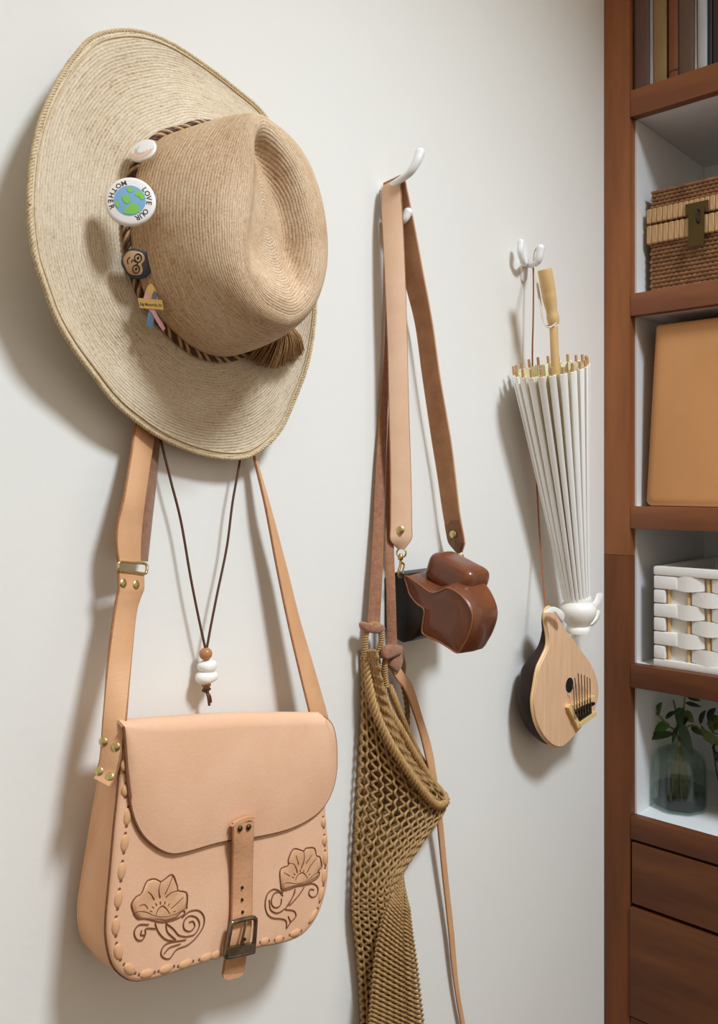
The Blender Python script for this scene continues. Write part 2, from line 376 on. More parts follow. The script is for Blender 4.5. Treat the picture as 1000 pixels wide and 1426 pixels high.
yl, zt = yz(906, 266, XW); zl = yz(907, 292, XW)[1]; zs1 = yz(904, 315, XW)[1]; zs2 = yz(904, 341, XW)[1]
zf = SHZ[1] + .0008; yr_ = yl - .30; D_ = .21
wt = thing('wicker_trunk', (XW + D_ / 2, (yl + yr_) / 2, zf), 'brown wicker trunk basket with pale bound rims and brass hasp', 'basket')
obj('liner', bx(XW + .004, XW + D_ - .004, yl - .004, yr_ + .004, zf, zt - .003), M['gapk'], wt, 0)
woven(XW + .002, XW + D_ - .002, yl - .002, yr_ + .002, zf + .001, zs2, 13, M['wicker'], wt, 'woven_body')
woven(XW + .003, XW + D_ - .003, yl - .003, yr_ + .003, zl, zt - .001, 5, M['wicker'], wt, 'woven_lid')
obj('lid_top', bx(XW + .004, XW + D_ - .004, yl - .004, yr_ + .004, zt - .008, zt - .002, .002), M['wicker'], wt)
for (a, b_) in ((zl - .001, zs1 + .002), (zs1 - .002, zs2 - .001)):
    y = yl + .004; k = 0
    while y > yr_ + .004:
        wd = .0085 + .003 * R.random()
        obj('rim_wrap', box((XW - .001, y - wd / 2, (a + b_) / 2), (.016, wd * .995, a - b_), .0018, 1), M['wickerl'], wt); y -= wd; k += 1
    x = XW + .008
    while x < XW + D_:
        wd = .010 + .003 * R.random()
        for ye in (yl + .001, yr_ - .001): obj('rim_wrap', box((x + wd / 2, ye, (a + b_) / 2), (wd * .995, .010, a - b_), .0018, 1), M['wickerl'], wt)
        x += wd
ly0, lz1 = yz(958, 287, XW); ly1, lz0 = yz(990, 342, XW)
hs = obj('hasp', join(bx(XW - .012, XW - .009, ly0, ly1, lz1 - .020, lz1, .001), bx(XW - .0145, XW - .0115, ly0 - .006, ly1 + .006, lz0, lz1 - .012, .001)), M['abrass'], wt)
obj('hasp_staple', tube(spline([V((XW - .012, (ly0 + ly1) / 2 - .004, lz1 - .014)), V((XW - .022, (ly0 + ly1) / 2 - .004, lz1 - .018)), V((XW - .022, (ly0 + ly1) / 2 - .004, lz1 - .034)), V((XW - .013, (ly0 + ly1) / 2 - .004, lz1 - .038))], 4), .0018, 8), M['dark_steel'], hs)

# ------------------------------------------------------------------ tan leather case
XT = XB + .028
t_ = [PX(915, 451, XT), PX(897.5, 697, XT)]
zf = SHZ[2] + .0012; tl, bl = t_[0], t_[1]
tc_ = thing('leather_case', (XT + .13, bl.y - .15, zf), 'upright tan leather case with rounded lower edge, filling the middle compartment', 'case')
prof = []
wtop, wbot, ht = .30, .335, tl.z - zf
yc = bl.y - wbot / 2
def case_ring(x, ins, dz):
    o = []
    for y, z, r in ((yc + wbot / 2 - ins, zf + dz, .010), (yc - wbot / 2 + ins, zf + dz, .010), (yc - wtop / 2 + ins, zf + ht - ins, .006), (yc + wtop / 2 - ins, zf + ht - ins, .006)):
        sy = 1 if y > yc else -1; sz = 1 if z > zf + ht / 2 else -1
        arc = []
        for k in range(6):
            q = math.pi / 2 * k / 5; arc.append(V((x, y - sy * r + sy * r * math.sin(q), z - sz * r + sz * r * math.cos(q))))
        if sy * sz < 0: arc = arc if True else arc
        o += arc if (sy < 0) == (sz < 0) and sz < 0 or (sy > 0 and sz > 0) else arc[::-1]
    return o
ang = lambda r: sorted(r, key=lambda p: math.atan2(p.z - (zf + ht / 2), p.y - yc))
obj('shell', loft([ang(case_ring(XT + x, i_, 0.0 + i_)) for x, i_ in ((.20, .01), (.196, .002), (.19, 0), (.016, 0), (.008, .001), (.003, .004), (.0005, .010), (0, .016))]), M['tan'], tc_, 60)
obj('flap_seam', tube([V((XT + .0105, yc + wtop / 2 + (wbot - wtop) / 2 * (1 - k / 12) - .0005, zf + .02 + (ht - .03) * k / 12)) for k in range(13)], .0012, 5), M['edge'], tc_)
for zq in (.35,): obj('spine_band', bx(XT + .10, XT + .14, yc + wtop / 2 - .003, yc + wtop / 2 + .004, zf + ht * .3, zf + ht * .5, .001), M['tan'], tc_)

# ------------------------------------------------------------------ white woven basket
XQ = XB + .020
yl, zt = yz(909.5, 788, XQ); zf = SHZ[3] + .0008; H_ = zt - zf; yr_ = yl - .36; D_ = .27
wb = thing('woven_basket', (XQ + D_ / 2, (yl + yr_) / 2, zf), 'white painted basket woven from wide flat strips with tan stakes', 'basket')
obj('liner', join(bx(XQ + .012, XQ + .014, yl - .012, yr_ + .012, zf, zt - .006), bx(XQ + D_ - .014, XQ + D_ - .012, yl - .012, yr_ + .012, zf, zt - .006),
    bx(XQ + .012, XQ + D_ - .012, yl - .014, yl - .012, zf, zt - .006), bx(XQ + .012, XQ + D_ - .012, yr_ + .012, yr_ + .014, zf, zt - .006), bx(XQ + .012, XQ + D_ - .012, yl - .012, yr_ + .012, zf, zf + .004)), M['wstrip'], wb, 0)
for s in (0, 1):
    xx = (XQ, XQ + D_ - .016)[s]; yy = (yl, yr_ + .016)[s]
    obj('rim', bx(xx, xx + .016, yl, yr_, zt - .016, zt, .004), M['wstrip'], wb); obj('rim', bx(XQ + .0165, XQ + D_ - .0165, yy, yy - .016, zt - .0165, zt - .0005, .004), M['wstrip'], wb)
    obj('base_rim', bx(xx, xx + .014, yl, yr_, zf, zf + .013, .003), M['wstrip'], wb); obj('base_rim', bx(XQ + .0145, XQ + D_ - .0145, yy, yy - .014, zf, zf + .0125, .003), M['wstrip'], wb)
zs = zf + .013; nrow = 6; rh = (zt - .016 - zs) / nrow; cw = .034
def strip_piece(c, w_, h_, axis_y=True):
    n = 6; rings = []
    for i in range(n + 1):
        q = i / n; o = math.sin(math.pi * q) * .006; hh = h_ * (.40 + .14 * math.sin(math.pi * q))
        s = (q - .5) * w_
        if axis_y: rings.append([c + V((-o - .0022, s, -hh)), c + V((-o - .0022, s, hh)), c + V((-o, s, hh)), c + V((-o, s, -hh))])
        else: rings.append([c + V((s, o + .0022, -hh)), c + V((s, o + .0022, hh)), c + V((s, o, hh)), c + V((s, o, -hh))])
    return loft(rings)
for j in range(nrow):
    z = zs + (j + .5) * rh
    obj('corner_strip', bx(XQ + .0005, XQ + .02, yl - .0005, yl - (.021 if j % 2 == 0 else .021 + cw * .62), z - rh * .47, z + rh * .47, .003), M['wstrip'], wb)
    ncol = int((yl - yr_ - .026) / cw)
    for i in range(ncol + 1):
        if (i + j) % 2: continue
        y = yl - .026 - i * cw
        if y - cw < yr_: continue
        if i == 0: continue
        obj('strip', strip_piece(V((XQ + .0085, y, z)), cw * 1.62, rh), M['wstrip'], wb, 60)
    for i in range(int((D_ - .05) / cw)):
        if (i + j) % 2: continue
        obj('strip', strip_piece(V((XQ + .018 + (i + 1) * cw, yl - .0085, z)), cw * 1.62, rh, False), M['wstrip'], wb, 60)
        obj('strip', strip_piece(V((XQ + .018 + (i + 1) * cw, yr_ + .0065, z)), cw * 1.62, -rh, False), M['wstrip'], wb, 60)
for i in range(int((yl - yr_ - .026) / cw) + 1):
    y = yl - .026 - i * cw
    obj('stake', tube([V((XQ + .0085, y, zs)), V((XQ + .0085, y, zt - .016))], .0032, 6), M['stake'], wb)
for i in range(int((D_ - .05) / cw)):
    obj('stake', tube([V((XQ + .018 + i * cw, yl - .0085, zs)), V((XQ + .018 + i * cw, yl - .0085, zt - .016))], .0032, 6), M['stake'], wb)

# ------------------------------------------------------------------ glass bottle with cuttings, wire basket with plant
zf = SHZ[4] + .0008
XV = XB + .105
pv = PX(946, 1090, XV); sv = size_at(pv); rv = 36.5 * sv
zs_ = PX(946, 1045, XV).z - zf
gb = thing('glass_bottle', (XV, pv.y, zf), 'clear green-tinted glass bottle half filled with water, holding leafy cuttings', 'bottle')
hb = zs_ * 1.0
prof = [(rv * .80, 0), (rv * .93, .003), (rv, .012), (rv, hb * .70), (rv * .96, hb * .84), (rv * .80, hb * .96), (rv * .52, hb * 1.05), (rv * .30, hb * 1.10), (rv * .26, hb * 1.18), (rv * .27, hb * 1.30), (rv * .33, hb * 1.33)]
inn = [(max(r - .0028, .004), max(h, .005)) for r, h in prof[1:]]
def squared(vf, c, k=.10):
    out = []
    for v in vf[0]:
        a = math.atan2(v.y - c.y, v.x - c.x); f = 1 + k * (math.cos(8 * a) * .35)
        out.append(V((c.x + (v.x - c.x) * f, c.y + (v.y - c.y) * f, v.z)))
    return out, vf[1]
c0 = V((XV, pv.y, zf))
obj('glass', squared(lathe(prof + inn[::-1], c0, (0, 0, 1), 48), c0), M['glass'], gb, 60)
wl = hb * .36
obj('water', squared(lathe([(rv * .78, .0055), (rv * .92, .007), (rv - .0030, .014), (rv - .0030, wl)], c0, (0, 0, 1), 48), c0), M['water'], gb, 60)
def leaf_mesh(base, tip, wid, side=None, droop=.15):
    ax = tip - base; L = ax.length; up = V((0, 0, 1)); s = (side if side is not None else ax.cross(up)); s = s.normalized() if s.length > 1e-6 else V((0, 1, 0))
    nn = s.cross(ax).normalized(); rows = []
    for i in range(9):
        q = i / 8; w_ = wid * (math.sin(math.pi * q ** .8) ** .8) + .0003; c = base + ax * q - nn * (droop * L * (q - .5) ** 2)
        rows.append([c - s * w_ + nn * w_ * .25, c, c + s * w_ + nn * w_ * .25])
    th = nn * .0006
    rings = [[r[0], r[1], r[2], r[2] - th, r[1] - th, r[0] - th] for r in rows]
    return loft(rings)
mouth = c0 + V((0, 0, hb * 1.2))
def PV(px, py, dx=0.0): return PX(px, py, XV + dx)
stems = [[c0 + V((-.01, .012, .012)), mouth + V((0, .003, 0)), PV(930, 1010), PV(912, 990)], [c0 + V((.0, -.005, .012)), mouth, PV(950, 1000), PV(954, 972), PV(955, 940, .03)], [c0 + V((.01, -.015, .012)), mouth + V((0, -.004, 0)), PV(965, 1010), PV(985, 1025)],
    [c0 + V((.006, .004, .012)), mouth + V((.004, 0, 0)), PV(946, 1015, .02), PV(938, 975, .05)]]
for s in stems: obj('stem', tube(spline(s, 6), .0016, 6), M['stem'], gb)
FV = V((-.80, .30, .5))
lv = [((916, 994), (888, 990), 6, 'leaf', 0), ((916, 994), (921, 978), 6, 'leaf', 0), ((932, 1008), (911, 1018), 8, 'leaf', 0), ((938, 1021), (892, 1028), 6.5, 'leafd', -.01), ((926, 1000), (942, 990), 4, 'leafd', 0),
      ((945, 1012), (952, 985), 9, 'leafd', -.01), ((948, 1005), (964, 1052), 8, 'leafd', -.02), ((942, 1015), (958, 1000), 8, 'leafd', 0), ((962, 1012), (980, 1024), 4, 'leafd', 0), ((952, 990), (966, 1006), 7, 'leafo', .01),
      ((974, 1008), (982, 989), 5, 'leafd', .02), ((954, 978), (976, 984), 3, 'leafd', .02), ((956, 968), (975, 976), 4, 'leafd', .02), ((944, 1010), (936, 1035), 4, 'leafd', 0), ((950, 1020), (952, 1040), 6, 'leafd', 0), ((940, 1000), (947, 985), 5, 'leaf', .02)]
for a, b_, wd, m_, dx in lv:
    A, B = PV(a[0], a[1], dx), PV(b_[0], b_[1], dx - .008)
    ax = (B - A); sd = ax.cross(FV.normalized()); obj('leaf', leaf_mesh(A, B, wd * sv * .95, sd), M[m_], gb, 60)
# wire basket
XP = XB + .10
pl = PX(980, 1046, XP); cb = V((XP + .06, pl.y - .085, zf))
wbk = thing('wire_basket', tuple(cb), 'dark wire basket holding a leafy plant beside the glass bottle', 'basket')
hb2 = PX(980, 1046, XP).z - zf; rt, rb = .085, .05
obj('rim', tube([cb + V((rt * math.cos(q * math.pi / 16), rt * math.sin(q * math.pi / 16), hb2)) for q in range(32)], .0022, 6, True), M['wire'], wbk)
obj('rim', tube([cb + V(((rt - .006) * math.cos(q * math.pi / 16), (rt - .006) * math.sin(q * math.pi / 16), hb2 - .018)) for q in range(32)], .0016, 6, True), M['wire'], wbk)
for k in range(22):
    q = 2 * math.pi * k / 22; q2 = q + .35
    obj('wire_rib', tube(spline([cb + V((rt * math.cos(q), rt * math.sin(q), hb2)), cb + V((rt * .9 * math.cos((q + q2) / 2), rt * .9 * math.sin((q + q2) / 2), hb2 * .5)), cb + V((rb * math.cos(q2), rb * math.sin(q2), .002))], 5), .0014, 5), M['wire'], wbk)
obj('pot', lathe([(rb * .9, .001), (rb, .003), (rt * .86, hb2 * .8), (rt * .8, hb2 * .8), (rb * .85, .01)], cb, (0, 0, 1), 28), M['gapk'], wbk, 60)
tp = cb + V((0, 0, hb2 * .8))
for a, b_, wd, m_ in [((985, 1030), (979, 1013), 5, 'leafo'), ((990, 1036), (976, 1010), 5, 'leafo'), ((984, 1008), (1003, 998), 8, 'leafo'), ((985, 1004), (996, 986), 7, 'leafd'), ((992, 1012), (1012, 1006), 8, 'leafo'), ((992, 1020), (990, 1000), 6, 'leafo'), ((1000, 1036), (984, 1018), 6, 'leafo'), ((1005, 1005), (1016, 985), 8, 'leafo'), ((1010, 1020), (1030, 1005), 8, 'leafd'), ((1015, 1000), (1036, 984), 8, 'leafo')]:
    A, B = PX(a[0], a[1], XP + .045), PX(b_[0], b_[1], XP + .035)
    sd = (B - A).cross(FV); lf = obj('leaf', leaf_mesh(A, B, wd * sv * .95, sd), M[m_], wbk, 60)
    obj('stem', tube(spline([tp + V((R.uniform(-.02, .02), R.uniform(-.02, .02), -.01)), tp.lerp(A, .5) + V((.005, 0, .01)), A], 5), .0012, 5), M['stem'], wbk)

# ================================================================== straw hat
NH = 160
def polar(pts, c, n=NH):
    s = spline(pts, 8, True); a = sorted(((math.atan2(p.z - c.z, p.x - c.x), p) for p in s), key=lambda q: q[0])
    a = [(a[-1][0] - 2 * math.pi, a[-1][1])] + a + [(a[0][0] + 2 * math.pi, a[0][1])]
    out = []; j = 0
    for k in range(n):
        th = -math.pi + 2 * math.pi * k / n
        while a[j + 1][0] < th: j += 1
        f = (th - a[j][0]) / max(a[j + 1][0] - a[j][0], 1e-9); out.append(a[j][1].lerp(a[j + 1][1], f))
    return out
d_in, d_top = .042, .138
brim_px = [(173, 43, .026), (132, 51, .028), (105, 78, .033), (87, 105, .038), (69, 141, .044), (56, 177, .048), (47, 222, .052), (42.5, 272, .054), (43.4, 312, .054), (49, 357, .052), (63, 402, .049), (78, 443, .046), (101, 483, .042), (128, 519, .038),
    (159, 558, .034), (191, 585, .031), (227, 609, .028), (267, 627, .026), (308, 637, .025), (344, 636.5, .026), (371, 621, .029), (393, 596, .033), (411, 555, .038), (427, 510, .043), (436, 461, .046), (439, 416, .047), (436, 345, .047), (424, 270, .044), (400, 205, .038), (366, 155, .033), (335, 128, .030), (290, 94, .027), (245, 65, .026), (209, 49, .026)]
base_px = [(275, 176), (252, 183), (218, 195), (191, 227), (178, 275), (176, 326), (186, 384), (204, 425), (236, 463), (272, 490), (308, 498), (340, 489), (372, 462), (394, 415), (400, 355), (392, 290), (372, 235), (345, 200), (310, 180)]
top_px = [(357, 170), (371, 164), (402, 195), (425, 236), (441, 290), (449.5, 344), (446, 389), (434, 420), (412, 440), (390, 436), (364, 418), (346, 384), (340, 344), (343, 299), (348, 254), (351, 205)]
HC = P(286, 338, d_in)
outer = polar([P(*q) for q in brim_px], P(250, 345, .04))
inner = polar([P(a, b_, d_in) for a, b_ in base_px], HC)
TC = P(394, 308, d_top)
top = polar([P(a, b_, d_top) for a, b_ in top_px], TC)
hat = thing('straw_hat', tuple(P(286, 338, .0)), 'large woven straw hat with wide brim, braided band and badges, hanging on wall', 'hat')
NB = 34
def brim_ring(t, off=0.0):
    r = []
    for k in range(NH):
        p = inner[k].lerp(outer[k], t); th = 2 * math.pi * k / NH
        y = p.y + .010 * math.sin(math.pi * t) * (0.6 + .4 * math.cos(2 * th)) + .0016 * math.sin(3 * th + 9 * t) * t
        r.append(V((p.x, y + off, p.z)))
    return r
fr_ = [brim_ring(1 - i / NB) for i in range(NB + 1)]; bk_ = [brim_ring(i / NB, .0032) for i in range(NB + 1)]
rings = bk_ + fr_ 
vf = loft(rings, False, False)
uv = []
for i, r in enumerate(rings):
    ii = i if i <= NB else (2 * NB + 1 - i)
    for k, p in enumerate(r):
        uv.append((k / NH * .95, .07 + (inner[k] - outer[k]).length * ii / NB * .55 + .12 * .45 * ii / NB))
# avoid the seam: close the last column with its own vertices
def seam_loft(rings, uvf, cap_end=False):
    vs_, fs, uv_ = [], [], []; n = len(rings[0]) + 1
    for i, r in enumerate(rings):
        for k in range(n): vs_.append(r[k % (n - 1)]); uv_.append(uvf(i, k))
    for i in range(len(rings) - 1):
        for k in range(n - 1): fs.append((i * n + k, i * n + k + 1, (i + 1) * n + k + 1, (i + 1) * n + k))
    return (vs_, fs), uv_
def brim_uv(i, k):
    ii = i if i <= NB else (2 * NB + 1 - i); kk = k % NH
    return (k / NH * .95, .05 + ii / NB * (.5 * (inner[kk] - outer[kk]).length + .055))
vf, uv = seam_loft(rings, brim_uv)
obj('brim', vf, M['straw'], hat, 175, uv)
bind = [p + V((0, .0012, 0)) for p in brim_ring(1.0)]
obj('brim_binding', join(*rope(spline(bind, 4, True), .0013, .0013, 3, .010, 5, True)), M['binding'], hat, 80)
obj('brim_stitching', tube([p + V((0, -.0004, 0)) for p in brim_ring(.945)], .0009, 5, True), M['binding'], hat, 80)
# crown
NC = 30; crings = []
DIP = P(376, 312, d_top)
def crown_side(s):
    out = []
    for k in range(NH):
        wv = s ** 1.55; p = inner[k].lerp(top[k], wv); d = d_in + (d_top - d_in) * (math.sin(s * math.pi / 2) ** .92)
        out.append(V((p.x, -d, p.z)))
    return out
for i in range(NC + 1): crings.append(crown_side(i / NC))
NT = 26
axd = V((.10, 0, -1)).normalized()
def smooth(a, b_, x): x = max(0, min(1, (x - a) / (b_ - a))); return x * x * (3 - 2 * x)
TRO = [P(a, b_, d_top) for a, b_ in ((362, 196), (376, 215), (392, 248), (405, 290), (414, 340), (420, 390), (420, 415))]
def seg_dist(p, L):
    best = 9
    for a, b_ in zip(L, L[1:]):
        t = max(0, min(1, (p - a).dot(b_ - a) / (b_ - a).length_squared)); best = min(best, (p - a.lerp(b_, t)).length)
    return best
ZLO, ZHI = P(380, 440, d_top).z, P(372, 330, d_top).z
def low_end(p): return smooth(ZLO, ZHI, p.z)
def trough(p): return math.exp(-(seg_dist(p, TRO) / .0115) ** 2) * (.35 + .65 * low_end(p))
CRE = [P(a, b_, d_top) for a, b_ in ((350, 230), (346, 270), (344, 320), (347, 370))]
def ridge(p): return math.exp(-(seg_dist(p, CRE) / .006) ** 2)
for i in range(1, NT + 1):
    f = 1 - i / NT; r = []
    for k in range(NH):
        # the rows close on the swirl, which sits left of the middle
        p = DIP.lerp(top[k], f); e = smooth(0.0, .52, 1 - f)
        rr = p - DIP
        d = d_top + .0030 * math.sin(min(1, (1 - f) / .22) * math.pi / 2) - .010 * e * low_end(p) - .012 * trough(p) * smooth(0, .30, 1 - f) - .005 * e * ridge(p)
        r.append(V((p.x, -d, p.z)))
    crings.append(r)
def crown_uv(i, k):
    s = i / NC if i <= NC else 1 + (i - NC) / NT * .74
    return (k / NH * .60, s * .125 + .003)
vf, uv = seam_loft(crings, crown_uv)
obj('crown', vf, M['crown'], hat, 175, uv)
# twisted band round the crown
band = []
for k in range(NH):
    c = HC; p = inner[k]; q = (p - c).normalized(); band.append(V((p.x + q.x * .0018, -d_in - .003, p.z + q.z * .0018)))
bpath = spline(band, 4, True)
st = rope(bpath, .0021, .0018, 5, .024, 6, True)
hb_ = obj('hat_band', join(st[0], st[1], st[3]), M['cordd'], hat, 80)
for q in (2, 4): obj('band_strand', st[q], M['cordl'], hb_, 80)
# tassel
tv = []
root = P(398, 440, d_in + .012)
for k in range(300):
    q = R.random(); w_ = R.random()
    px = 342 + 82 * q; py = 489 + 24 * math.sin(math.pi * min(1, q * .8 + .12)) + R.uniform(-6, 3) - 4 * q
    e = P(px, py, d_in - .004 + .020 * w_); s = P(392 + 20 * (q - .5), 447 + 6 * w_, d_in + .004 + .014 * w_)
    m_ = s.lerp(e, .5) + V((R.uniform(-.001, .001), -.005, .002 * (1 - q)))
    tv.append(tube(spline([s, m_, e], 3), [.0007] * 5 + [.0005, .0003], 4))
tv.append(ball(root, .012, axis=(0, 0, 1)))
obj('tassel', join(*tv), M['tassel'], hat, 80)

def dome(r, q): q = min(q, 1); return r * (.14 - .054 * (q / .86) ** 2 if q < .86 else .085)
def badge(name, px, py, d, rpx, up, rt, spin, thick=.1):
    p = P(px, py, d); s = size_at(p); ex, ey, n = disc_pose(p, up, rt, spin); r = rpx * s
    o = obj(name, lathe([(r * .80, -r * .16), (r * .95, -r * .14), (r, -r * .05), (r * .985, r * .02), (r * .95, r * .055), (r * .90, r * .078)] + [(r * q + 1e-5, dome(r, q)) for q in (.859, .8, .74, .68, .6, .5, .4, .3, .2, .1, 0)], p, n, 64, ex), M['enamel'], hat, 50)
    o['label'] = name.replace('_', ' ')
    return o, p, ex, ey, n, r

o, p, ex, ey, n, r = badge('earth_badge', 181.5, 281, d_in + .034, 35, math.radians(22), math.radians(-10), 0)
o['label'] = 'round white badge reading LOVE OUR MOTHER around a blue and green globe'
def on_dome(pt): q = math.hypot(pt[0], pt[1]); return p + ex * pt[0] * r + ey * pt[1] * r + n * (dome(r, q) + .00012)
def patch(poly, h=.0):
    m = len(poly); cx_ = sum(a for a, b_ in poly) / m; cy_ = sum(b_ for a, b_ in poly) / m
    rings = [[on_dome((cx_ + (a - cx_) * s, cy_ + (b_ - cy_) * s)) + n * h for a, b_ in poly] for s in (1, .75, .5, .25, .02)]
    return loft(rings, False, True)
obj('globe', patch([(.62 * math.cos(k * math.pi / 20), .62 * math.sin(k * math.pi / 20)) for k in range(40)]), M['sea'], o)
lands = [[(-.12, .50), (.05, .55), (.16, .42), (.05, .32), (-.08, .38)], [(.22, .30), (.38, .42), (.52, .28), (.56, .10), (.44, .04), (.36, .16), (.24, .18)], [(-.30, .12), (-.16, .22), (0, .14), (.04, .0), (-.10, -.14), (-.22, -.06)],
    [(-.18, -.36), (-.02, -.20), (.14, -.10), (.32, -.20), (.40, -.38), (.24, -.52), (.02, -.56), (-.22, -.52)], [(-.58, -.12), (-.48, -.06), (-.40, -.2), (-.46, -.32)]]
for L_ in lands: obj('land', patch([(q.x, q.y) for q in spline([V((a, b_, 0)) for a, b_ in L_], 4, True)], .00025), M['land'], o)
def letter(ch, ang, rad, size, outward):
    g = glyphs(ch, size); e = V((math.cos(ang), math.sin(ang), 0))
    upv = e if outward else -e; rt_ = V((upv.y, -upv.x, 0)); out = []
    for v in g[0]:
        q = e * rad + rt_ * (v.x) + upv * (v.y - size * .33); out.append(on_dome((q.x, q.y)) + n * .00006)
    return out, g[1]
for i, ch in enumerate('LOVE OUR'):
    if ch != ' ': obj('letter', letter(ch, math.radians(40 - i * 15.2), .745, .29, True), M['ink'], o, 0)
for i, ch in enumerate('MOTHER'): obj('letter', letter(ch, math.radians(108 + i * 18.5), .745, .29, False), M['ink'], o, 0)
# small rainbow badge
o, p, ex, ey, n, r = badge('rainbow_badge', 199, 209.5, d_in + .020, 20.5, math.radians(50), math.radians(-40), 0)
o['label'] = 'small white badge with peach and teal arcs'
for q0, q1, m_, a0, a1 in ((.66, .80, 'peach', 190, 340), (.46, .58, 'peach', 150, 330), (.34, .42, 'teal', 120, 300), (.85, .89, 'peach', 170, 350)):
    ks = [math.radians(a0 + (a1 - a0) * k / 14) for k in range(15)]
    rings = [[on_dome((q0 * math.cos(a), q0 * math.sin(a))), on_dome((q1 * math.cos(a), q1 * math.sin(a)))] for a in ks]
    obj('arc', loft(rings, False, False, False), M[m_], o, 0)
# face pin (lying on its side, top of the head to the right)
p = P(190, 366.5, d_in + .019); s_ = size_at(p); ex, ey, n = disc_pose(p, math.radians(8), math.radians(6), math.radians(-10))
def flat(poly, h0, h1, sm=4): 
    ol = [p + ex * q.x * s_ + ey * q.y * s_ for q in (spline([V((a, b_, 0)) for a, b_ in poly], sm, True) if sm else [V((a, b_, 0)) for a, b_ in poly])]
    return slab(ol, n, ((1, h0), (1, h1 - .0003), (.96, h1)))
pin = obj('portrait_pin', flat([(-19, 6), (-12, 17), (2, 20), (14, 18), (21, 8), (22, -4), (17, -15), (6, -21), (-6, -20), (-14, -13), (-20, -4)], -.002, 0), M['hair'], hat, 40); pin['label'] = 'enamel pin of a face with dark hair and round glasses, lying sideways'
obj('face', flat([(-18, 5), (-12, 14), (0, 16), (8, 13), (10, 6), (7, 0), (10, -7), (8, -14), (0, -17), (-8, -16), (-14, -9), (-18, -2)], 0, .0005), M['skin'], pin)
for cy_ in (7.5, -8): obj('glasses', tube([p + ex * (1 + 4.6 * math.cos(k * math.pi / 9)) * s_ + ey * (cy_ + 5.6 * math.sin(k * math.pi / 9)) * s_ + n * .0008 for k in range(18)], .0005, 5, True), M['black'], pin); obj('eye', flat([(1 + 1.6 * math.cos(k), cy_ + 2.4 * math.sin(k)) for k in (0, 1, 2, 3, 4, 5)], .0005, .0009), M['black'], pin)
obj('glasses', tube([p + ex * (1 + b_ * .2) * s_ + ey * a * s_ + n * .0008 for a, b_ in ((2, 0), (0, 4), (-2.4, 0))], .0005, 5), M['black'], pin)
obj('mouth', tube(spline([p + ex * a * s_ + ey * b_ * s_ + n * .0007 for a, b_ in ((-10, 6), (-12.5, 1), (-10.5, -4))], 4), .00045, 5), M['black'], pin)
obj('nose', tube(spline([p + ex * a * s_ + ey * b_ * s_ + n * .0007 for a, b_ in ((-1, 1.5), (-6, 3), (-6.5, -1))], 4), .0004, 5), M['black'], pin)
# ribbon pin
p = P(210, 424, d_in + .019); s_ = size_at(p); ex, ey, n = disc_pose(p, math.radians(6), math.radians(4), 0)
pin = obj('ribbon_pin', flat([(-11, -2), (-9, 12), (-5, 24), (0, 29), (5, 26), (9, 14), (10, 2), (6, -6), (-4, -6)], -.002, -.0004), M['gold'], hat, 40); pin['label'] = 'pink and blue crossed ribbon pin with a gold name plate'
obj('ribbon_strand', flat([(-6, -30), (1, -33), (3, -30), (5, -8), (8, 6), (9, 14), (5, 20), (2, 14), (0, 2), (-4, -14)], -.0006, .0004, 0), M['bluem'], pin)
obj('ribbon_strand', flat([(-11, 4), (-8, 14), (-4, 20), (-2, 12), (2, 2), (8, -12), (20, -32), (17, -36), (12, -30), (0, -10), (-9, -4)], -.0004, .0009, 0), M['pinkm'], pin)
plq = obj('name_plate', flat([(-18, 8), (16, 7), (18, -7), (-15, -6)], .0006, .0018, 0), M['gold'], pin, 30)
g = glyphs('Edg Monorrey, Inc', 6.0 * s_); obj('lettering', place(([V((v.x * .66 + .0, v.y - .0016, 0)) for v in g[0]], g[1]), p, ex, ey, n, .0021), M['black'], pin, 0)

# ================================================================== coat hooks
def prong(path, r0, r1, n=12):
    pts = spline(path, 8); m = len(pts); rr = [r0 + (r1 - r0) * (i / (m - 1)) ** 1.5 for i in range(m)]
    e = (pts[-1] - pts[-2]).normalized(); b0 = pts[-1]
    for k in range(1, 6):
        q = math.pi / 2 * k / 5; pts.append(b0 + e * r1 * math.sin(q)); rr.append(max(r1 * math.cos(q), 1e-4))
    return tube(pts, rr, n)
GH = 'white coat hooks on the wall'
def plate(px, py, wpx, hpx):
    c = P(px, py, 0); s = size_at(c); pts = []
    for k in range(24):
        a = 2 * math.pi * k / 24; pts.append(c + V((wpx * s * abs(math.cos(a)) ** .7 * (1 if math.cos(a) >= 0 else -1), 0, hpx * s * abs(math.sin(a)) ** .5 * (1 if math.sin(a) >= 0 else -1))))
    return slab(pts, V((0, -1, 0)), ((1, .0002), (1, .003), (.92, .0045)))
h2 = thing('coat_hook', tuple(P(540, 290, 0)), 'white double coat hook holding the camera strap', 'hook', GH)
obj('back_plate', plate(532, 280, 4, 24), M['white'], h2)
obj('prong', prong([P(534, 264, .004), P(552, 254, .034), P(570, 241, .055), P(580, 226, .064), P(585, 213, .066)], .0040, .0062), M['white'], h2)
obj('prong', prong([P(534, 308, .004), P(550, 311, .022), P(562, 306, .034), P(568, 296, .038)], .0038, .0062), M['white'], h2)
h3 = thing('coat_hook', tuple(P(733, 365, 0)), 'white coat hook holding the parasol and thumb piano cord', 'hook', GH)
obj('back_plate', plate(728, 365, 8, 28), M['white'], h3)
obj('prong', prong([P(732, 368, .003), P(729, 366, .016), P(725, 352, .020), P(725.5, 338, .020)], .0042, .0056), M['white'], h3)
obj('prong', prong([P(732, 368, .003), P(742, 369, .020), P(750, 362, .034), P(753, 346, .038)], .0042, .0066), M['white'], h3)
h1 = thing('coat_hook', tuple(P(250, 330, 0)), 'white coat hook hidden behind the straw hat', 'hook', GH)
obj('back_plate', plate(250, 345, 10, 42), M['white'], h1)
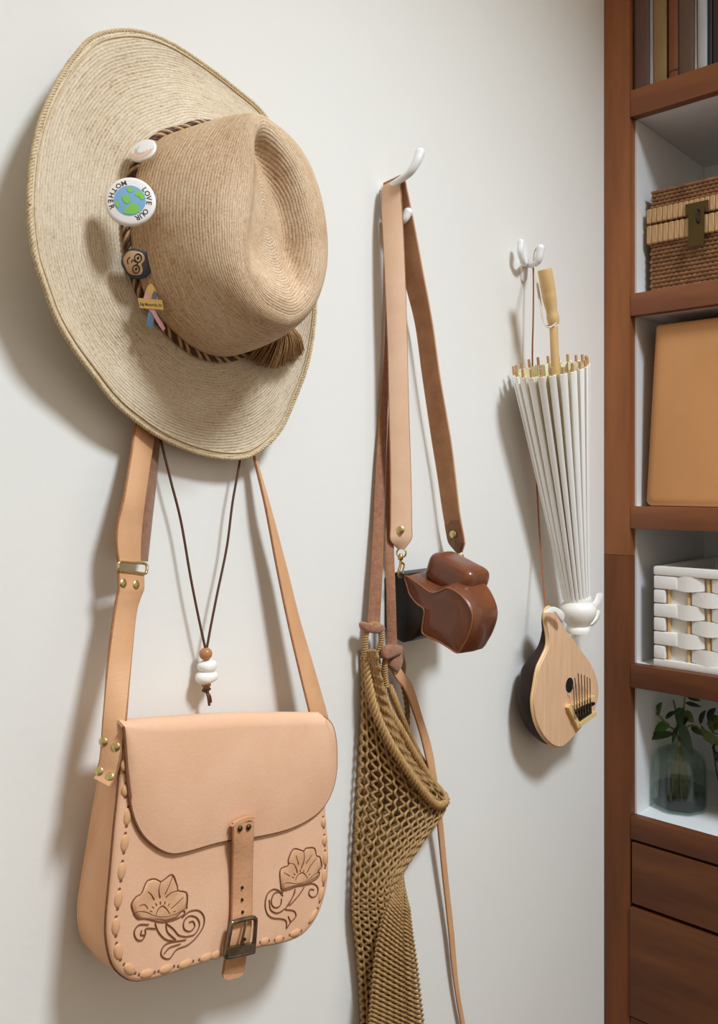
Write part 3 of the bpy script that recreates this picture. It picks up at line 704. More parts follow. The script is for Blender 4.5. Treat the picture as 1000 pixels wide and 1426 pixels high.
obj('prong', prong([P(250, 335, .004), P(262, 340, .022), P(270, 332, .032), P(273, 318, .035)], .0040, .0062), M['white'], h1)

# ================================================================== shoulder bag
bag = thing('shoulder_bag', tuple(P(290, 1340, .03)), 'tan leather shoulder bag with tooled flowers and laced edges, hung by its strap', 'bag')
NY = V((0, -1, 0))
dF, dBk = .068, .010
fp = [(171, 1022), (170, 1050), (165, 1110), (160, 1158), (154, 1226), (149, 1282), (150, 1314), (157, 1342), (170, 1358), (188, 1366), (216, 1362), (248, 1352), (280, 1341), (308, 1332), (360, 1319), (392, 1313), (420, 1302), (440, 1278), (452, 1246), (456.8, 1210), (456, 1170), (453, 1130), (454, 1090), (453, 1030), (440, 1012), (300, 1012), (190, 1018)]
out_f = spline([P(a, b_, dF) for a, b_ in fp], 4, True)
zT = max(p.z for p in out_f); zBt = min(p.z for p in out_f)
def bagd(p, d0, d1): return d0 + (d1 - d0) * max(0, (p.z - zBt) / (zT - zBt)) ** 1.3
def at_d(p, d): return V((p.x, -d, p.z))
# front panel
cF = sum(out_f, V((0, 0, 0))) / len(out_f)
rings = [[p + V((0, .004, 0)) for p in out_f], [p for p in out_f]]
for s in (.985, .96, .9, .7, .4, .02): rings.append([cF + (p - cF) * s + NY * (.0024 if s < .97 else .0016) for p in out_f])
front = obj('front_panel', loft(rings), M['leather'], bag, 50)
obj('front_edge', tube([p + V((0, .0022, 0)) for p in out_f], .0013, 6, True), M['edge'], bag)
rings = []
for q in (0, .15, .35, .6, .85, 1):
    r = []
    for p in out_f:
        dd = dF - .004 - (dF - .004 - bagd(p, dBk, .040)) * q; b_ = math.sin(math.pi * q) * .003
        o = (p - cF).normalized(); r.append(V((p.x - o.x * (.002 - b_), -dd, p.z - o.z * (.002 - b_))))
    rings.append(r)
obj('gusset', loft(rings, False, True), M['leatherg'], bag, 60)
obj('back_panel', slab([at_d(p, bagd(p, dBk, .040)) for p in out_f], V((0, 1, 0)), ((.985, -.001), (.992, .001), (.985, .0035))), M['leatherg'], bag)
# flap
fpx = [(174, 1012), (176, 1034), (178, 1070), (182, 1110), (188, 1138), (200, 1162), (220, 1180), (240, 1188), (262, 1185), (300, 1174), (324, 1169), (356, 1165), (400, 1155), (432, 1140), (452, 1122), (464, 1098), (469, 1070), (468.5, 1034), (463, 1010), (452, 999)]
dP = .074
low = spline([P(a, b_, dP) for a, b_ in fpx], 4)
topL = low[0]; topR = low[-1]
rings = []
nlow = len(low)
# columns from the lower edge up to the fold line, then over the fold to the back panel
lens = [0]
for i in range(1, nlow): lens.append(lens[-1] + (low[i] - low[i - 1]).length)
fold = [topL.lerp(topR, (p - topL).dot(topR - topL) / (topR - topL).length_squared) for p in low]
fr2 = []
for i in range(nlow):
    q = max(0, min(1, (low[i] - topL).dot(topR - topL) / (topR - topL).length_squared)); fr2.append(topL.lerp(topR, q) + V((0, 0, .003 * math.sin(math.pi * q))))
rows = [[l.lerp(f, t) + NY * (.0035 * math.sin(math.pi * t) * min(1, lens[i] / .05, (lens[-1] - lens[i]) / .05)) for i, (l, f) in enumerate(zip(low, fr2))] for t in (0, .08, .25, .5, .75, .92, 1)]
for q in (25, 50, 75, 90):
    a = math.radians(q); rows.append([f + V((0, .022 * math.sin(a), .009 * (math.cos(a) - 1) + .006 * math.sin(2 * a))) for f in fr2])
rows.append([f + V((0, .038, -.018)) for f in fr2])
nr = len(rows)
th = .0030
back_rows = []
for j in range(nr):
    a, b_ = rows[max(j - 1, 0)], rows[min(j + 1, nr - 1)]; r = []
    for i in range(nlow):
        t = (b_[i] - a[i]); t = t.normalized() if t.length > 1e-7 else V((0, 0, 1)); xx = (topR - topL).normalized(); nn = xx.cross(t).normalized()
        if nn.y < 0 and j < 7: nn = -nn
        if j >= 7 and nn.z > 0: nn = -nn
        r.append(rows[j][i] + nn * th)
    back_rows.append(r)
rings = [[*rows[j], *reversed(back_rows[j])] for j in range(nr)]
obj('flap', loft(rings), M['leather'], bag, 85)
obj('flap_edge', tube([p + V((0, th / 2, 0)) + (p - (topL + topR) / 2).normalized() * .0002 for p in low], th * .52, 6), M['edge'], bag)
# closing tab
tabL = [(325, 1147, .082), (324.5, 1170, .081), (324, 1200, .077), (323, 1250, .0745), (322, 1285, .0755), (318, 1310, .077), (313.5, 1338, .074), (310.5, 1358, .070)]
tabR = [(354, 1144, .082), (354, 1170, .081), (353, 1200, .077), (352.5, 1240, .0745), (352, 1272, .0755), (350, 1300, .077), (344.5, 1330, .074), (340, 1355, .070)]
vf, fi = ribbon([(P(*a), P(*b_)) for a, b_ in zip(tabL, tabR)], .003)
tab = obj('closing_tab', vf, M['leathert'], bag, 50, mats=[M['edgel'], M['suede']], fidx=fi)
cT = P(339.5, 1145.5, .082); sT = size_at(cT)
obj('tab_end', slab([cT + V((14.5 * sT * 1.42 * math.cos(k * math.pi / 12), .0007, 6.0 * sT * math.sin(k * math.pi / 12))) for k in range(13)] , NY, ((1, -.003), (1, .0004), (.96, .0009))), M['leathert'], tab)
obj('tab_tip', slab([P(a, b_, .070) for a, b_ in ((310.5, 1356), (312, 1362), (318, 1365), (334, 1361), (339, 1357), (340, 1353))], NY, ((1, -.0028), (1, 0))), M['leathert'], tab)
def rivet(px, py, d, rp, m, parent, n=NY, name='rivet'):
    c = P(px, py, d); s = size_at(c) * rp
    return obj(name, lathe([(s * 1.05, -.001), (s * 1.05, .0003), (s * .9, .0009), (s * .5, .0015), (s * .02, .0017)], c, n, 18), m, parent)
for a, b_ in ((334.5, 1154), (346.5, 1152)): rivet(a, b_, .0826, 4.0, M['abrass'], tab)
for a, b_, dd in ((337.5, 1236, .0755), (337.3, 1253, .0751), (338, 1270, .0757), (341, 1308, .0780)): rivet(a, b_, dd, 1.9, M['hole'], tab, name='punched_hole')
# buckle
bk = [(322, 1289), (326, 1284), (350, 1278), (355, 1280), (356, 1285), (353, 1322), (350, 1326), (318, 1333), (314.5, 1330), (315.5, 1324)]
bo = spline([P(a, b_, .0805) for a, b_ in bk], 4, True)
bu = obj('buckle', tube(bo, .0022, 8, True), M['steel'], bag, 80)
obj('buckle_bar', loft([[q + V((0, y, z)) for y, z in ((-.003, -.0042), (-.003, .0042), (.001, .0042), (.001, -.0042))] for q in (P(315, 1325, .081), P(352.5, 1318, .081))]), M['steel'], bu, 30)
obj('prong', tube(spline([P(334, 1322, .0825), P(338, 1305, .084), P(342, 1288, .0835), P(342.5, 1281, .081)], 4), .0014, 6), M['steel'], bu)
# lacing
sts = [(177, 1137), (173, 1174), (169, 1213), (164.5, 1252), (161, 1290), (164.5, 1325), (180, 1349), (204, 1355.5), (231, 1349), (258, 1342), (287, 1333), (302, 1329), (368, 1311), (388, 1308), (411, 1299), (436, 1275), (447, 1245), (451, 1220), (452.5, 1195), (451.5, 1170), (450, 1145), (175, 1100), (174, 1065)]
for i, (a, b_) in enumerate(sts):
    c = P(a, b_, dF + .0018); j = min(range(len(out_f)), key=lambda k: (out_f[k] - c).length); t = (out_f[(j + 1) % len(out_f)] - out_f[j - 1]).normalized()
    if i > 18 or i in (12, 13): ln = .0058
    else: ln = .0080
    sd = t.cross(NY)
    obj('lace_stitch', ([c + t * v.z * ln + sd * v.x * .0043 + NY * (v.y * .0024) for v in ball((0, 0, 0), 1, n=8, seg=12)[0]], ball((0, 0, 0), 1, n=8, seg=12)[1]), M['leathers'], bag, 80)
    for e in (-1, 1):
        cc = c + t * ln * e * 1.02; obj('lace_hole', lathe([(.0017, 0), (.0017, .0010), (.0004, .0012)], cc + NY * -.0004, NY, 8), M['edge'], bag)
# tooled flowers
dZ = dF + .0028
def Z6(q): return P(120 + q[0] / 3.961, 1000 + q[1] / 3.961, dZ)
def Z7(q): return P(280 + q[0] / 5.263, 1120 + q[1] / 5.263, dZ)
fl1 = [[(262, 1075), (250, 1025), (275, 985), (305, 965), (335, 900), (375, 885), (410, 900), (430, 890), (475, 862), (500, 920), (508, 950), (555, 965), (555, 1050)], [(410, 900), (400, 945), (408, 990)], [(508, 950), (470, 960), (440, 985)], [(340, 955), (360, 975), (375, 1000)], [(290, 1035), (320, 1028), (340, 1050)], [(475, 870), (455, 925), (435, 970)], [(535, 985), (500, 1020), (480, 1038)],
    [(262, 1075), (290, 1065), (330, 1070), (380, 1090), (440, 1095), (490, 1080), (535, 1060), (542, 1078), (500, 1105), (440, 1122), (400, 1122), (330, 1105), (285, 1105), (262, 1078)], [(380, 1092), (395, 1055), (420, 1035), (445, 1055), (460, 1080)], [(380, 1130), (400, 1180), (440, 1220), (495, 1230)], [(440, 1130), (480, 1160), (510, 1195), (550, 1205)], [(440, 1140), (450, 1180), (495, 1222)],
    [(385, 1160), (330, 1160), (327, 1190), (302, 1195), (306, 1170)], [(345, 1138), (290, 1140), (265, 1180), (280, 1220), (310, 1222), (327, 1190)], [(550, 1205), (600, 1190), (625, 1140), (610, 1100), (570, 1090), (540, 1120), (540, 1160), (570, 1175), (598, 1150), (590, 1120), (568, 1125)], [(530, 1100), (570, 1065), (620, 1060), (650, 1095), (645, 1150), (610, 1205), (560, 1250), (500, 1275), (460, 1325), (420, 1315), (415, 1280), (450, 1240), (550, 1222)], [(430, 1300), (460, 1265), (520, 1245)]]
fl2 = [[(585, 610), (580, 480), (640, 445), (640, 400), (680, 325), (750, 340), (770, 320), (830, 320), (845, 375), (870, 385), (885, 450), (860, 485)], [(640, 430), (680, 440), (705, 490)], [(750, 340), (755, 400), (735, 470)], [(695, 375), (715, 440)], [(845, 390), (800, 450), (780, 490)], [(605, 500), (650, 525)], [(810, 370), (770, 430)], [(690, 555), (705, 520), (745, 500), (780, 540)],
    [(585, 610), (620, 575), (700, 580), (770, 560), (830, 510), (865, 495), (860, 530), (820, 560), (760, 590), (700, 600), (650, 620), (600, 630), (585, 612)], [(760, 590), (820, 580), (855, 610), (850, 660), (815, 680), (790, 655), (800, 622), (828, 625)], [(690, 620), (670, 680), (620, 760)], [(755, 605), (720, 660), (650, 740)], [(690, 640), (640, 740)],
    [(590, 690), (580, 740), (540, 755), (515, 720), (530, 660), (570, 640), (600, 670)], [(600, 650), (540, 620), (490, 650), (470, 720), (480, 790), (520, 830), (600, 840), (625, 860), (625, 910)], [(500, 700), (510, 770), (560, 795), (620, 760)], [(620, 770), (680, 780), (695, 820), (660, 860), (640, 890), (625, 910)], [(640, 820), (655, 860)]]
for Z, lines, head, rays in ((Z6, fl1, fl1[0] + [(540, 1062), (500, 1105), (440, 1122), (330, 1105), (285, 1105)], ((420, 1085), 60, 75)), (Z7, fl2, fl2[0] + [(860, 530), (760, 590), (700, 600), (600, 630)], ((738, 555), 62, 78))):
    fo = obj('tooled_flower', slab([Z(q) for q in head], NY, ((1.0, -.0016), (.97, .0002), (.85, .0007), (.5, .0004), (.05, -.0002))), M['toolr'], front, 60); fo['label'] = 'flower tooled into the leather, outlined in dark brown'
    obj('tooled_line', join(*[tube([q + NY * .0003 for q in spline([Z(q) for q in L_], 5)], .0006, 5) for L_ in lines],
        *[tube([Z((rays[0][0] + rays[1] * math.cos(a), rays[0][1] - rays[1] * math.sin(a))) + NY * .0004, Z((rays[0][0] + rays[2] * math.cos(a), rays[0][1] - rays[2] * math.sin(a))) + NY * .0004], .0005, 4) for a in [.3 + .36 * k for k in range(8)]]), M['tool'], front, 80)
# shoulder strap
up1 = [((262, 335, .026), (274, 336, .022)), ((222, 450, .018), (246, 456, .012)), ((197, 550, .018), (224, 560, .012)), ((189.5, 590, .020), (217, 607, .014)), ((182, 640, .025), (210, 650, .018)), ((172, 699, .034), (203, 700, .025)), ((164.5, 728, .034), (199, 735, .025)), ((163, 757, .034), (197.5, 760, .025)), ((166, 783, .034), (197, 786, .025))]
vf, fi = ribbon([(P(*a), P(*b_)) for a, b_ in up1], .003)
obj('shoulder_strap', vf, M['leathers'], bag, 50, mats=[M['edgel'], M['suede']], fidx=fi)
up2 = [((262, 338, .020), (274, 339, .016)), ((236, 446, .012), (256, 450, .005)), ((207, 560, .012), (232, 566, .005)), ((203, 610, .013), (224.5, 613, .005)), ((198, 667, .016), (219, 671, .008)), ((193, 734, .022), (213, 726, .013)), ((190, 780, .025), (207, 782, .018))]
vf, fi = ribbon([(P(*a), P(*b_)) for a, b_ in up2], .0026)
obj('shoulder_strap', vf, M['suede'], bag, 50, mats=[M['edgel'], M['leathers']], fidx=fi)
dn = [((165.5, 792, .036), (201.5, 797, .028)), ((166, 806, .036), (202, 810, .028)), ((166, 820, .037), (201.5, 822, .029)), ((163.5, 832, .037), (197.5, 832, .030)), ((158, 866, .039), (191, 856, .031)), ((148.5, 940, .046), (184, 921, .047)), ((142, 1003, .052), (176, 1003, .067)), ((138.5, 1050, .054), (168, 1052, .071)), ((134, 1072, .053), (162, 1078, .070)), ((129, 1083, .053), (153.5, 1096, .071))]
vf, fi = ribbon([(P(*a), P(*b_)) for a, b_ in dn], .0032)
ss = obj('shoulder_strap', vf, M['leathers'], bag, 50, mats=[M['edgel'], M['suede']], fidx=fi)
sn = (P(150, 1050, .05) - P(176, 1050, .064)); sn = V((-.75, -.6, 0)).normalized()
LD, RD = spline([P(*a) for a, b_ in dn], 8), spline([P(*b_) for a, b_ in dn], 8)
def strap_rivet(px, py, rp):
    r = ray(px, py); best = None
    for i in range(len(LD) - 1):
        wv = RD[i] - LD[i]; tv_ = LD[i + 1] - LD[i]; nn = wv.cross(tv_).normalized()
        if nn.dot(CAM - LD[i]) < 0: nn = -nn
        q = CAM + r * ((LD[i] - CAM).dot(nn) / r.dot(nn)); e = abs((q - LD[i]).dot(tv_.normalized()) - tv_.length / 2)
        if best is None or e < best[0]: best = (e, q, nn)
    e, q, nn = best; s = size_at(q) * rp
    obj('rivet', lathe([(s * 1.05, -.001), (s * 1.05, .0004), (s * .92, .0010), (s * .5, .0015), (s * .02, .0017)], q, nn, 22), M['brass'], ss, 60)
for a, b_, dd, nn in ((171.5, 812, .0362, None), (189.5, 814, .032, None), (144, 1033, .0515, None), (161.5, 1040, .0585, None), (138, 1074, .0525, None), (153, 1082, .064, None)):
    strap_rivet(a, b_, 6.3)
rg = spline([P(a, b_, d) for a, b_, d in ((167, 783, .035), (165, 788, .036), (167, 794, .036), (185, 796.5, .032), (201, 799, .028), (204.5, 793, .027), (202, 785, .026), (184, 784, .030))], 4, True)
obj('strap_ring', tube(rg, .0015, 8, True), M['brass'], bag, 80)
rs = [((266, 328, .026), (276, 328, .022)), ((318, 480, .016), (322, 478, .010)), ((349, 606, .016), (350.5, 606, .010)), ((358, 648, .019), (361.5, 650, .013)), ((371, 706, .026), (377.5, 704, .020)), ((386, 788, .028), (399, 784, .022)), ((402, 866, .032), (418, 860, .026)), ((417.5, 933, .038), (437, 925, .032)), ((433, 997, .044), (458.5, 1001, .040)), ((437, 1020, .044), (461, 1022, .040))]
vf, fi = ribbon([(P(*a), P(*b_)) for a, b_ in rs], .003)
obj('shoulder_strap', vf, M['leathers'], bag, 50, mats=[M['edgel'], M['suede']], fidx=fi)

# ================================================================== necklace
dn_ = .015
nk = thing('necklace', tuple(P(288, 985, dn_)), 'brown cord necklace with wooden and white clay beads hanging under the hat', 'necklace')
for pts in ([(268, 330), (215, 570), (224.5, 615), (238, 670), (252, 726), (265.5, 804), (277, 862), (286, 903)], [(272, 330), (338, 600), (334, 642), (324, 699), (316, 761), (302.5, 827), (294, 870), (288, 903)]):
    obj('cord', tube(spline([P(a, b_, dn_ + (.012 if b_ == 330 else 0)) for a, b_ in pts], 8), .0013, 8), M['cordb'], nk)
s = size_at(P(288, 930, dn_))
obj('bead', ball(P(286.5, 910.5, dn_), 9.2 * s, rz=9 * s), M['beadb'], nk)
def pebble(px, py, rx, rz, seed):
    vf = ball((0, 0, 0), 1, n=14, seg=28); c = P(px, py, dn_); out = []
    for v in vf[0]:
        e = lambda q, k: (abs(q) ** k) * (1 if q >= 0 else -1)
        rr = math.hypot(v.x, v.y); k = 1 + .05 * math.sin(3 * math.atan2(v.y, v.x) + seed) * rr
        out.append(c + V((v.x * rx * s * k * (1.08 if rr > .5 else 1), v.y * rx * s * .9, e(v.z, .75) * rz * s * (1 + .08 * math.sin(v.x * 3 + seed)))))
    return out, vf[1]
obj('bead', pebble(288.8, 927.5, 13.6, 8.6, 1), M['beadw'], nk); obj('bead', pebble(287.2, 942.8, 15.6, 9, 3), M['beadw'], nk)
obj('bead', ball(P(287.3, 953.5, dn_), 6.6 * s, rz=5 * s), M['beadb'], nk)
obj('knot', join(ball(P(287, 960.5, dn_), 5 * s, rz=4.4 * s), tube(spline([P(282.5, 962, dn_ + .001), P(287, 958, dn_ + .005), P(292, 959.5, dn_ + .001)], 4), .0016, 6), tube(spline([P(288, 964, dn_), P(290, 971, dn_ + .002), P(291.5, 982, dn_)], 5), .0015, 6), tube(spline([P(289, 964, dn_), P(292.5, 970, dn_ + .002), P(293.8, 978, dn_ + .001)], 5), .0014, 6)), M['cordb'], nk)

# ================================================================== camera in leather half case, on its strap
X1 = P(560, 790, .030).x
cm = thing('cased_camera', tuple(P(600, 905, .05)), 'black camera in glossy brown leather case hanging from a tan leather strap', 'camera')
def ZC(q, dx=0.0, up=0.0): p = PX(530 + q[0] / 5.556, 720 + (q[1] - up) / 5.556, X1); return p + V((dx, 0, 0))
pan = [(185, 450, 6), (280, 505, 40), (390, 580, 105), (450, 572, 105), (520, 545, 85), (600, 580, 60), (670, 650, 30), (715, 740, 0), (714, 830, 0), (682, 930, 0), (640, 1010, 0), (600, 1058, 0), (520, 1012, 0), (450, 970, 0), (330, 910, 0), (322, 840, 0), (335, 720, 0), (280, 670, 0), (225, 600, 0), (205, 540, 0)]
near = spline([ZC(q) for q in pan], 4, True); far = spline([ZC(q, .055, q[2]) for q in pan], 4, True)
cN = sum(near, V((0, 0, 0))) / len(near); cQ = sum(far, V((0, 0, 0))) / len(far)
def rr_(t, s):
    r = [a.lerp(b_, t) for a, b_ in zip(near, far)]; c = cN.lerp(cQ, t); return [c + (p - c) * s for p in r]
rings = [rr_(0, .05), rr_(0, .5)] + [[p + V((dx, 0, 0)) for p in rr_(t, s)] for t, s, dx in ((0, .94, -.0005), (0, .985, .0008), (.04, 1.0, 0), (.5, 1.03, 0), (.85, 1.02, 0), (.95, .99, 0), (1, .95, 0), (1.03, .85, 0), (1.04, .4, 0))]
obj('leather_case', loft(rings), M['case'], cm, 60)
obj('case_piping', tube([p + V((-.0004, 0, 0)) for p in rr_(.0, .975)], .0011, 6, True), M['casee'], cm)
# the camera body behind the case
yA = ZC((185, 450)).y; topz = ZC((185, 440)).z
body = [ZC(q, .001) for q in ((15, 470), (110, 425), (200, 440), (215, 560), (290, 660), (350, 720), (345, 850), (300, 880), (285, 920), (235, 960), (160, 975), (110, 945), (20, 860))]
obj('camera_body', inset_slab(body, V((1, 0, 0)), ((.004, -.001), (.001, .001), (0, .004), (0, .100), (.003, .104))), M['camblack'], cm, 40)
ct = [ZC(q, .012) for q in ((190, 440), (560, 540), (560, 640), (200, 600))]
obj('case_back', inset_slab([ZC(q, .020) for q in ((190, 441), (300, 462), (420, 478), (500, 500), (520, 620), (440, 700), (340, 720), (230, 600))], V((1, 0, 0)), ((.012, -.001), (.006, .003), (.002, .008), (0, .014), (0, .040), (.004, .044))), M['case'], cm, 40)
# viewfinder hump
hc = PX(637, 800, X1 + .042); s = size_at(hc)
vf = box((0, 0, 0), (.050, .072, .040), .0155, 5); Rm = Matrix.Rotation(math.radians(20), 3, 'X')
obj('viewfinder_cover', ([hc + Rm @ V(v) for v in vf[0]], vf[1]), M['case'], cm, 60)
# strap: hangs over the hook with its width along the prong
dl, dr = .012, .041
fs = [((536, 258, dl), (561, 247, dr)), ((532, 261, dl), (557.5, 248, dr)), ((530.5, 287, .014), (559, 272, .040)), ((532, 320, .018), (562, 316, .040)), ((536, 400, .022), (565, 384, .040)), ((539.5, 479, .024), (567, 450, .040)), ((541.5, 570, .025), (569.6, 553, .040)), ((543.5, 660, .025), (573, 660, .040)), ((543.5, 730, .024), (574.2, 730, .040)), ((543.5, 752, .024), (574, 750, .039)), ((553, 764, .026), (564, 764.5, .034))]
vf, fi = ribbon([(P(*a), P(*b_)) for a, b_ in fs], .0028)
s1 = obj('strap', vf, M['camstrap'], cm, 50, mats=[M['edgel'], M['camback']], fidx=fi)
bs = [((536, 258, dl), (561, 247, dr)), ((539, 262, dl), (564, 253, dr)), ((545, 290, dl), (571.5, 287, dr)), ((552, 330, dl), (579.5, 327, dr)), ((561, 385, dl), (589, 378, dr)), ((577, 450, dl), (602, 450, dr)), ((587, 522, dl), (613, 527, dr)), ((600, 610, dl), (628.5, 617, dr)), ((608, 660, dl), (634.5, 665, dr)), ((616, 715, dl), (640, 714, dr)), ((622.5, 748, dl), (646.5, 750, dr)), ((625, 757, dl), (647, 757, dr)), ((634.5, 770, .021), (643, 770, .033))]
vf, fi = ribbon([(P(*a), P(*b_)) for a, b_ in bs], .0028)
s2 = obj('strap', vf, M['camback'], cm, 50, mats=[M['camstrap'], M['camstrap']], fidx=fi)
tb = [((619, 725, dl), (639, 724, dr - .004)), ((622, 744, dl), (643, 744, dr - .003)), ((625.5, 757, dl + .001), (644, 757, dr - .003)), ((635, 768.5, .022), (642, 769, .031))]
vf, fi = ribbon([(P(a[0], a[1], a[2]) + V((-.0016, 0, 0)), P(*b_) + V((-.0016, 0, 0))) for a, b_ in tb], .0020)
obj('strap_tab', vf, M['suede'], s2, 50, mats=[M['edge'], M['suede']], fidx=fi)
NX = V((-1, -.05, 0)).normalized()
rivet(557.5, 738, .0325, 5.6, M['brass'], s1, V((-.85, -.5, 0))); c = P(632, 744, .027)
rivet(632, 744, .026, 5.2, M['brass'], s2, NX).location += V((-.0022, 0, 0))
def ring(c, r, ax, w_=.0011, seg=20):
    a = V(ax).normalized().orthogonal().normalized(); b_ = V(ax).normalized().cross(a)
    return tube([c + (a * math.cos(2 * math.pi * k / seg) + b_ * math.sin(2 * math.pi * k / seg)) * r for k in range(seg)], w_, 6, True)
sc = size_at(P(560, 780, .028))
cl = obj('snap_clasp', join(ring(P(559, 770, .027), 6.5 * sc, (.8, .6, .0)), lathe([(.0012, 0), (.0034, .002), (.0030, .007), (.0018, .009)], P(558, 781, .027), (0, 0, 1), 12),
    tube(spline([P(558, 781, .027), P(557.5, 788, .027), P(555, 797, .027), P(557, 804, .027), P(562, 805, .029), P(564.5, 809, .030)], 5), .0016, 8), tube(spline([P(559.5, 783, .027), P(563, 787, .028), P(561, 796, .028), P(561.5, 803, .029)], 4), .0013, 6)), M['gold'], cm, 60)
obj('snap_clasp', join(ring(P(640, 775, .027), 5.5 * sc, (.8, .6, .0)), tube(spline([P(644, 772, .027), P(646, 779, .029), P(643, 783, .030), P(640, 780, .029)], 4), .0014, 6)), M['gold'], cm, 60)
obj('strap_lug', tube(spline([V((X1 + .100, P(640, 782, .027).y, P(640, 790, .027).z)), P(640, 786, .027), P(640.5, 780, .028)], 4), .0022, 8), M['camblack'], cm)
obj('strap_lug', ring(P(564, 811, .030), 5 * sc, (.3, .9, .2), .0016), M['camblack'], cm)

# ================================================================== net bag
nb = thing('net_bag', tuple(P(540, 1426, .02)), 'brown knotted twine net bag with suede handles, hanging beside the camera', 'bag')
LE = [(504.5, 905), (506, 960), (504, 1030), (500, 1100), (496, 1170), (493, 1240), (493.5, 1280), (499, 1330), (503, 1380), (505, 1430), (506, 1480)]
RE = [(520, 905), (540, 985), (575, 1060), (621, 1116), (588, 1172), (556, 1225), (561, 1268), (568, 1310), (575, 1360), (581, 1430), (584, 1480)]
def sheet(LE, RE, dl_, dr_, bulge, u, v):
    n = len(LE) - 1; x = v * n; i = min(int(x), n - 1); 
    L_ = sheet.L[id(LE)]; R_ = sheet.L[id(RE)]; m = len(L_) - 1; y = v * m; j = min(int(y), m - 1); f = y - j
    l = L_[j].lerp(L_[j + 1], f); r = R_[j].lerp(R_[j + 1], f); a = P(l.x, l.y, dl_); b_ = P(r.x, r.y, dr_)
    return a.lerp(b_, u) + NY * bulge * math.sin(math.pi * u)
sheet.L = {}
def reg(E): sheet.L[id(E)] = spline([V((a, b_, 0)) for a, b_ in E], 5); return E
reg(LE); reg(RE)
def net(fn, cols, rows, r, amp=.5, v0=0.0, v1=1.0, umin=None, nsides=5):
    out = []
    for c_ in range(cols + 1):
        pts = []
        for j in range(rows + 1):
            v = v0 + (v1 - v0) * j / rows; sgn = 1 if (j + c_) % 2 else -1
            for e in (-.2, .2, .5):
                vv = min(1, max(0, v + e / rows * (v1 - v0))); u = (c_ + (0 if e == .5 else amp * .96 * sgn * .5)) / cols
                pts.append((fn(min(1, max(0, u)), vv) + NY * (.0009 * (1 if j % 2 else -1) if e != .5 else 0), r * (.88 if e == .5 else 1.22)))
        seg = []
        for p in pts + [None]:
            if p is None:
                if len(seg) > 2: out.append(tube([q[0] for q in seg], [q[1] for q in seg], nsides))
                seg = []
            else: seg.append(p)
    return join(*out)
o = obj('net_front', net(lambda u, v: sheet(LE, RE, .014, .034, .012, u, v), 15, 92, .0019), M['twine'], nb, 80)
o = obj('net_back', net(lambda u, v: sheet(LE, RE, .006, .014, -.002, u, v), 19, 110, .0024), M['twine'], nb, 80)
# the gathered lower fold lying over the front
L2 = reg([(552, 1205), (541, 1235), (527, 1262), (518, 1300), (512, 1345), (508, 1390), (505, 1430), (504, 1480)])
R2 = reg([(557, 1208), (559, 1240), (562, 1268), (566, 1300), (572, 1340), (577, 1385), (582, 1430), (585, 1480)])
def fold_strands():
    out = []; rows = 44
    for j in range(rows):
        for ph in (0, 1):
            pts = []
            for k in range(25):
                u = k / 24; v = (j + .5 * ph) / rows + .035 * u * (1 - j / rows * .3) + .22 / rows * math.sin(u * math.pi * 9 + ph * math.pi)
                if v > 1: continue
                cr = .006 * math.sin(math.pi * u) - .005 * math.exp(-((u - .68) / .06) ** 2)
                pts.append(sheet(L2, R2, .028, .036, 0, u, min(1, max(0, v))) + NY * (cr + .010 * min(1, v * 4) + .0012 * math.cos(u * math.pi * 9 + ph * math.pi)))
            if len(pts) > 3: out.append(tube(pts, .0017, 5))
    return join(*out)
obj('net_fold', fold_strands(), M['twine'], nb, 80)
def rope_part(name, pts, rad, r, n_, pitch, m='twinel', sub=10):
    obj(name, join(*rope(resample(spline([P(*q) for q in pts], sub), .0022), rad, r, n_, pitch)), M[m], nb, 80)
rope_part('rim_rope', [(512, 915, .020), (513, 945, .023), (521, 985, .030), (538, 1025, .038), (560, 1062, .044), (585, 1097, .046), (606, 1120, .044), (619, 1119, .036), (620, 1110, .028), (610, 1100, .022), (592, 1080, .018)], .0036, .0024, 4, .026)
rope_part('rim_rope', [(524, 915, .018), (527, 945, .022), (540, 985, .030), (560, 1020, .034), (580, 1055, .034), (600, 1086, .030), (613, 1102, .026)], .0034, .0023, 4, .026)
rope_part('rim_rope', [(542, 955, .024), (552, 980, .028), (566, 1015, .026), (580, 1045, .020), (596, 1075, .014)], .0026, .0023, 4, .026)
rope_part('rim_rope', [(560, 945, .014), (567, 985, .014), (568, 1020, .014), (575, 1050, .012)], .0020, .0018, 3, .022, 'twine')
rope_part('rim_rope', [(517, 925, .022), (519, 960, .026), (530, 1000, .030), (548, 1038, .034), (570, 1070, .036), (596, 1103, .036)], .0022, .0020, 3, .022, 'twine')
# wrapped rope loops through the suede handles
def coil(pts, rad, name='wrapped_loop'):
    path = resample(spline([P(*q) for q in pts], 10), .0016)
    t_o = obj(name, tube(path, rad * .8, 8), M['twine'], nb, 80)
    obj('wrapping', join(*rope(resample(path, .0007) if False else path_d(path), rad * .88, .00085, 1, .0030, 5)), M['twinel'], t_o, 80)
def path_d(p): return resample(spline(p, 4), .00042)
coil([(509.5, 918, .020), (508.5, 895, .020), (511, 877, .021), (520, 869, .022), (529, 875, .023), (531, 893, .023), (525, 915, .021)], .0042)
coil([(538, 957, .027), (535.5, 935, .027), (537, 918, .028), (545, 908, .029), (556, 911, .026), (561, 925, .022), (560, 945, .018)], .0042)
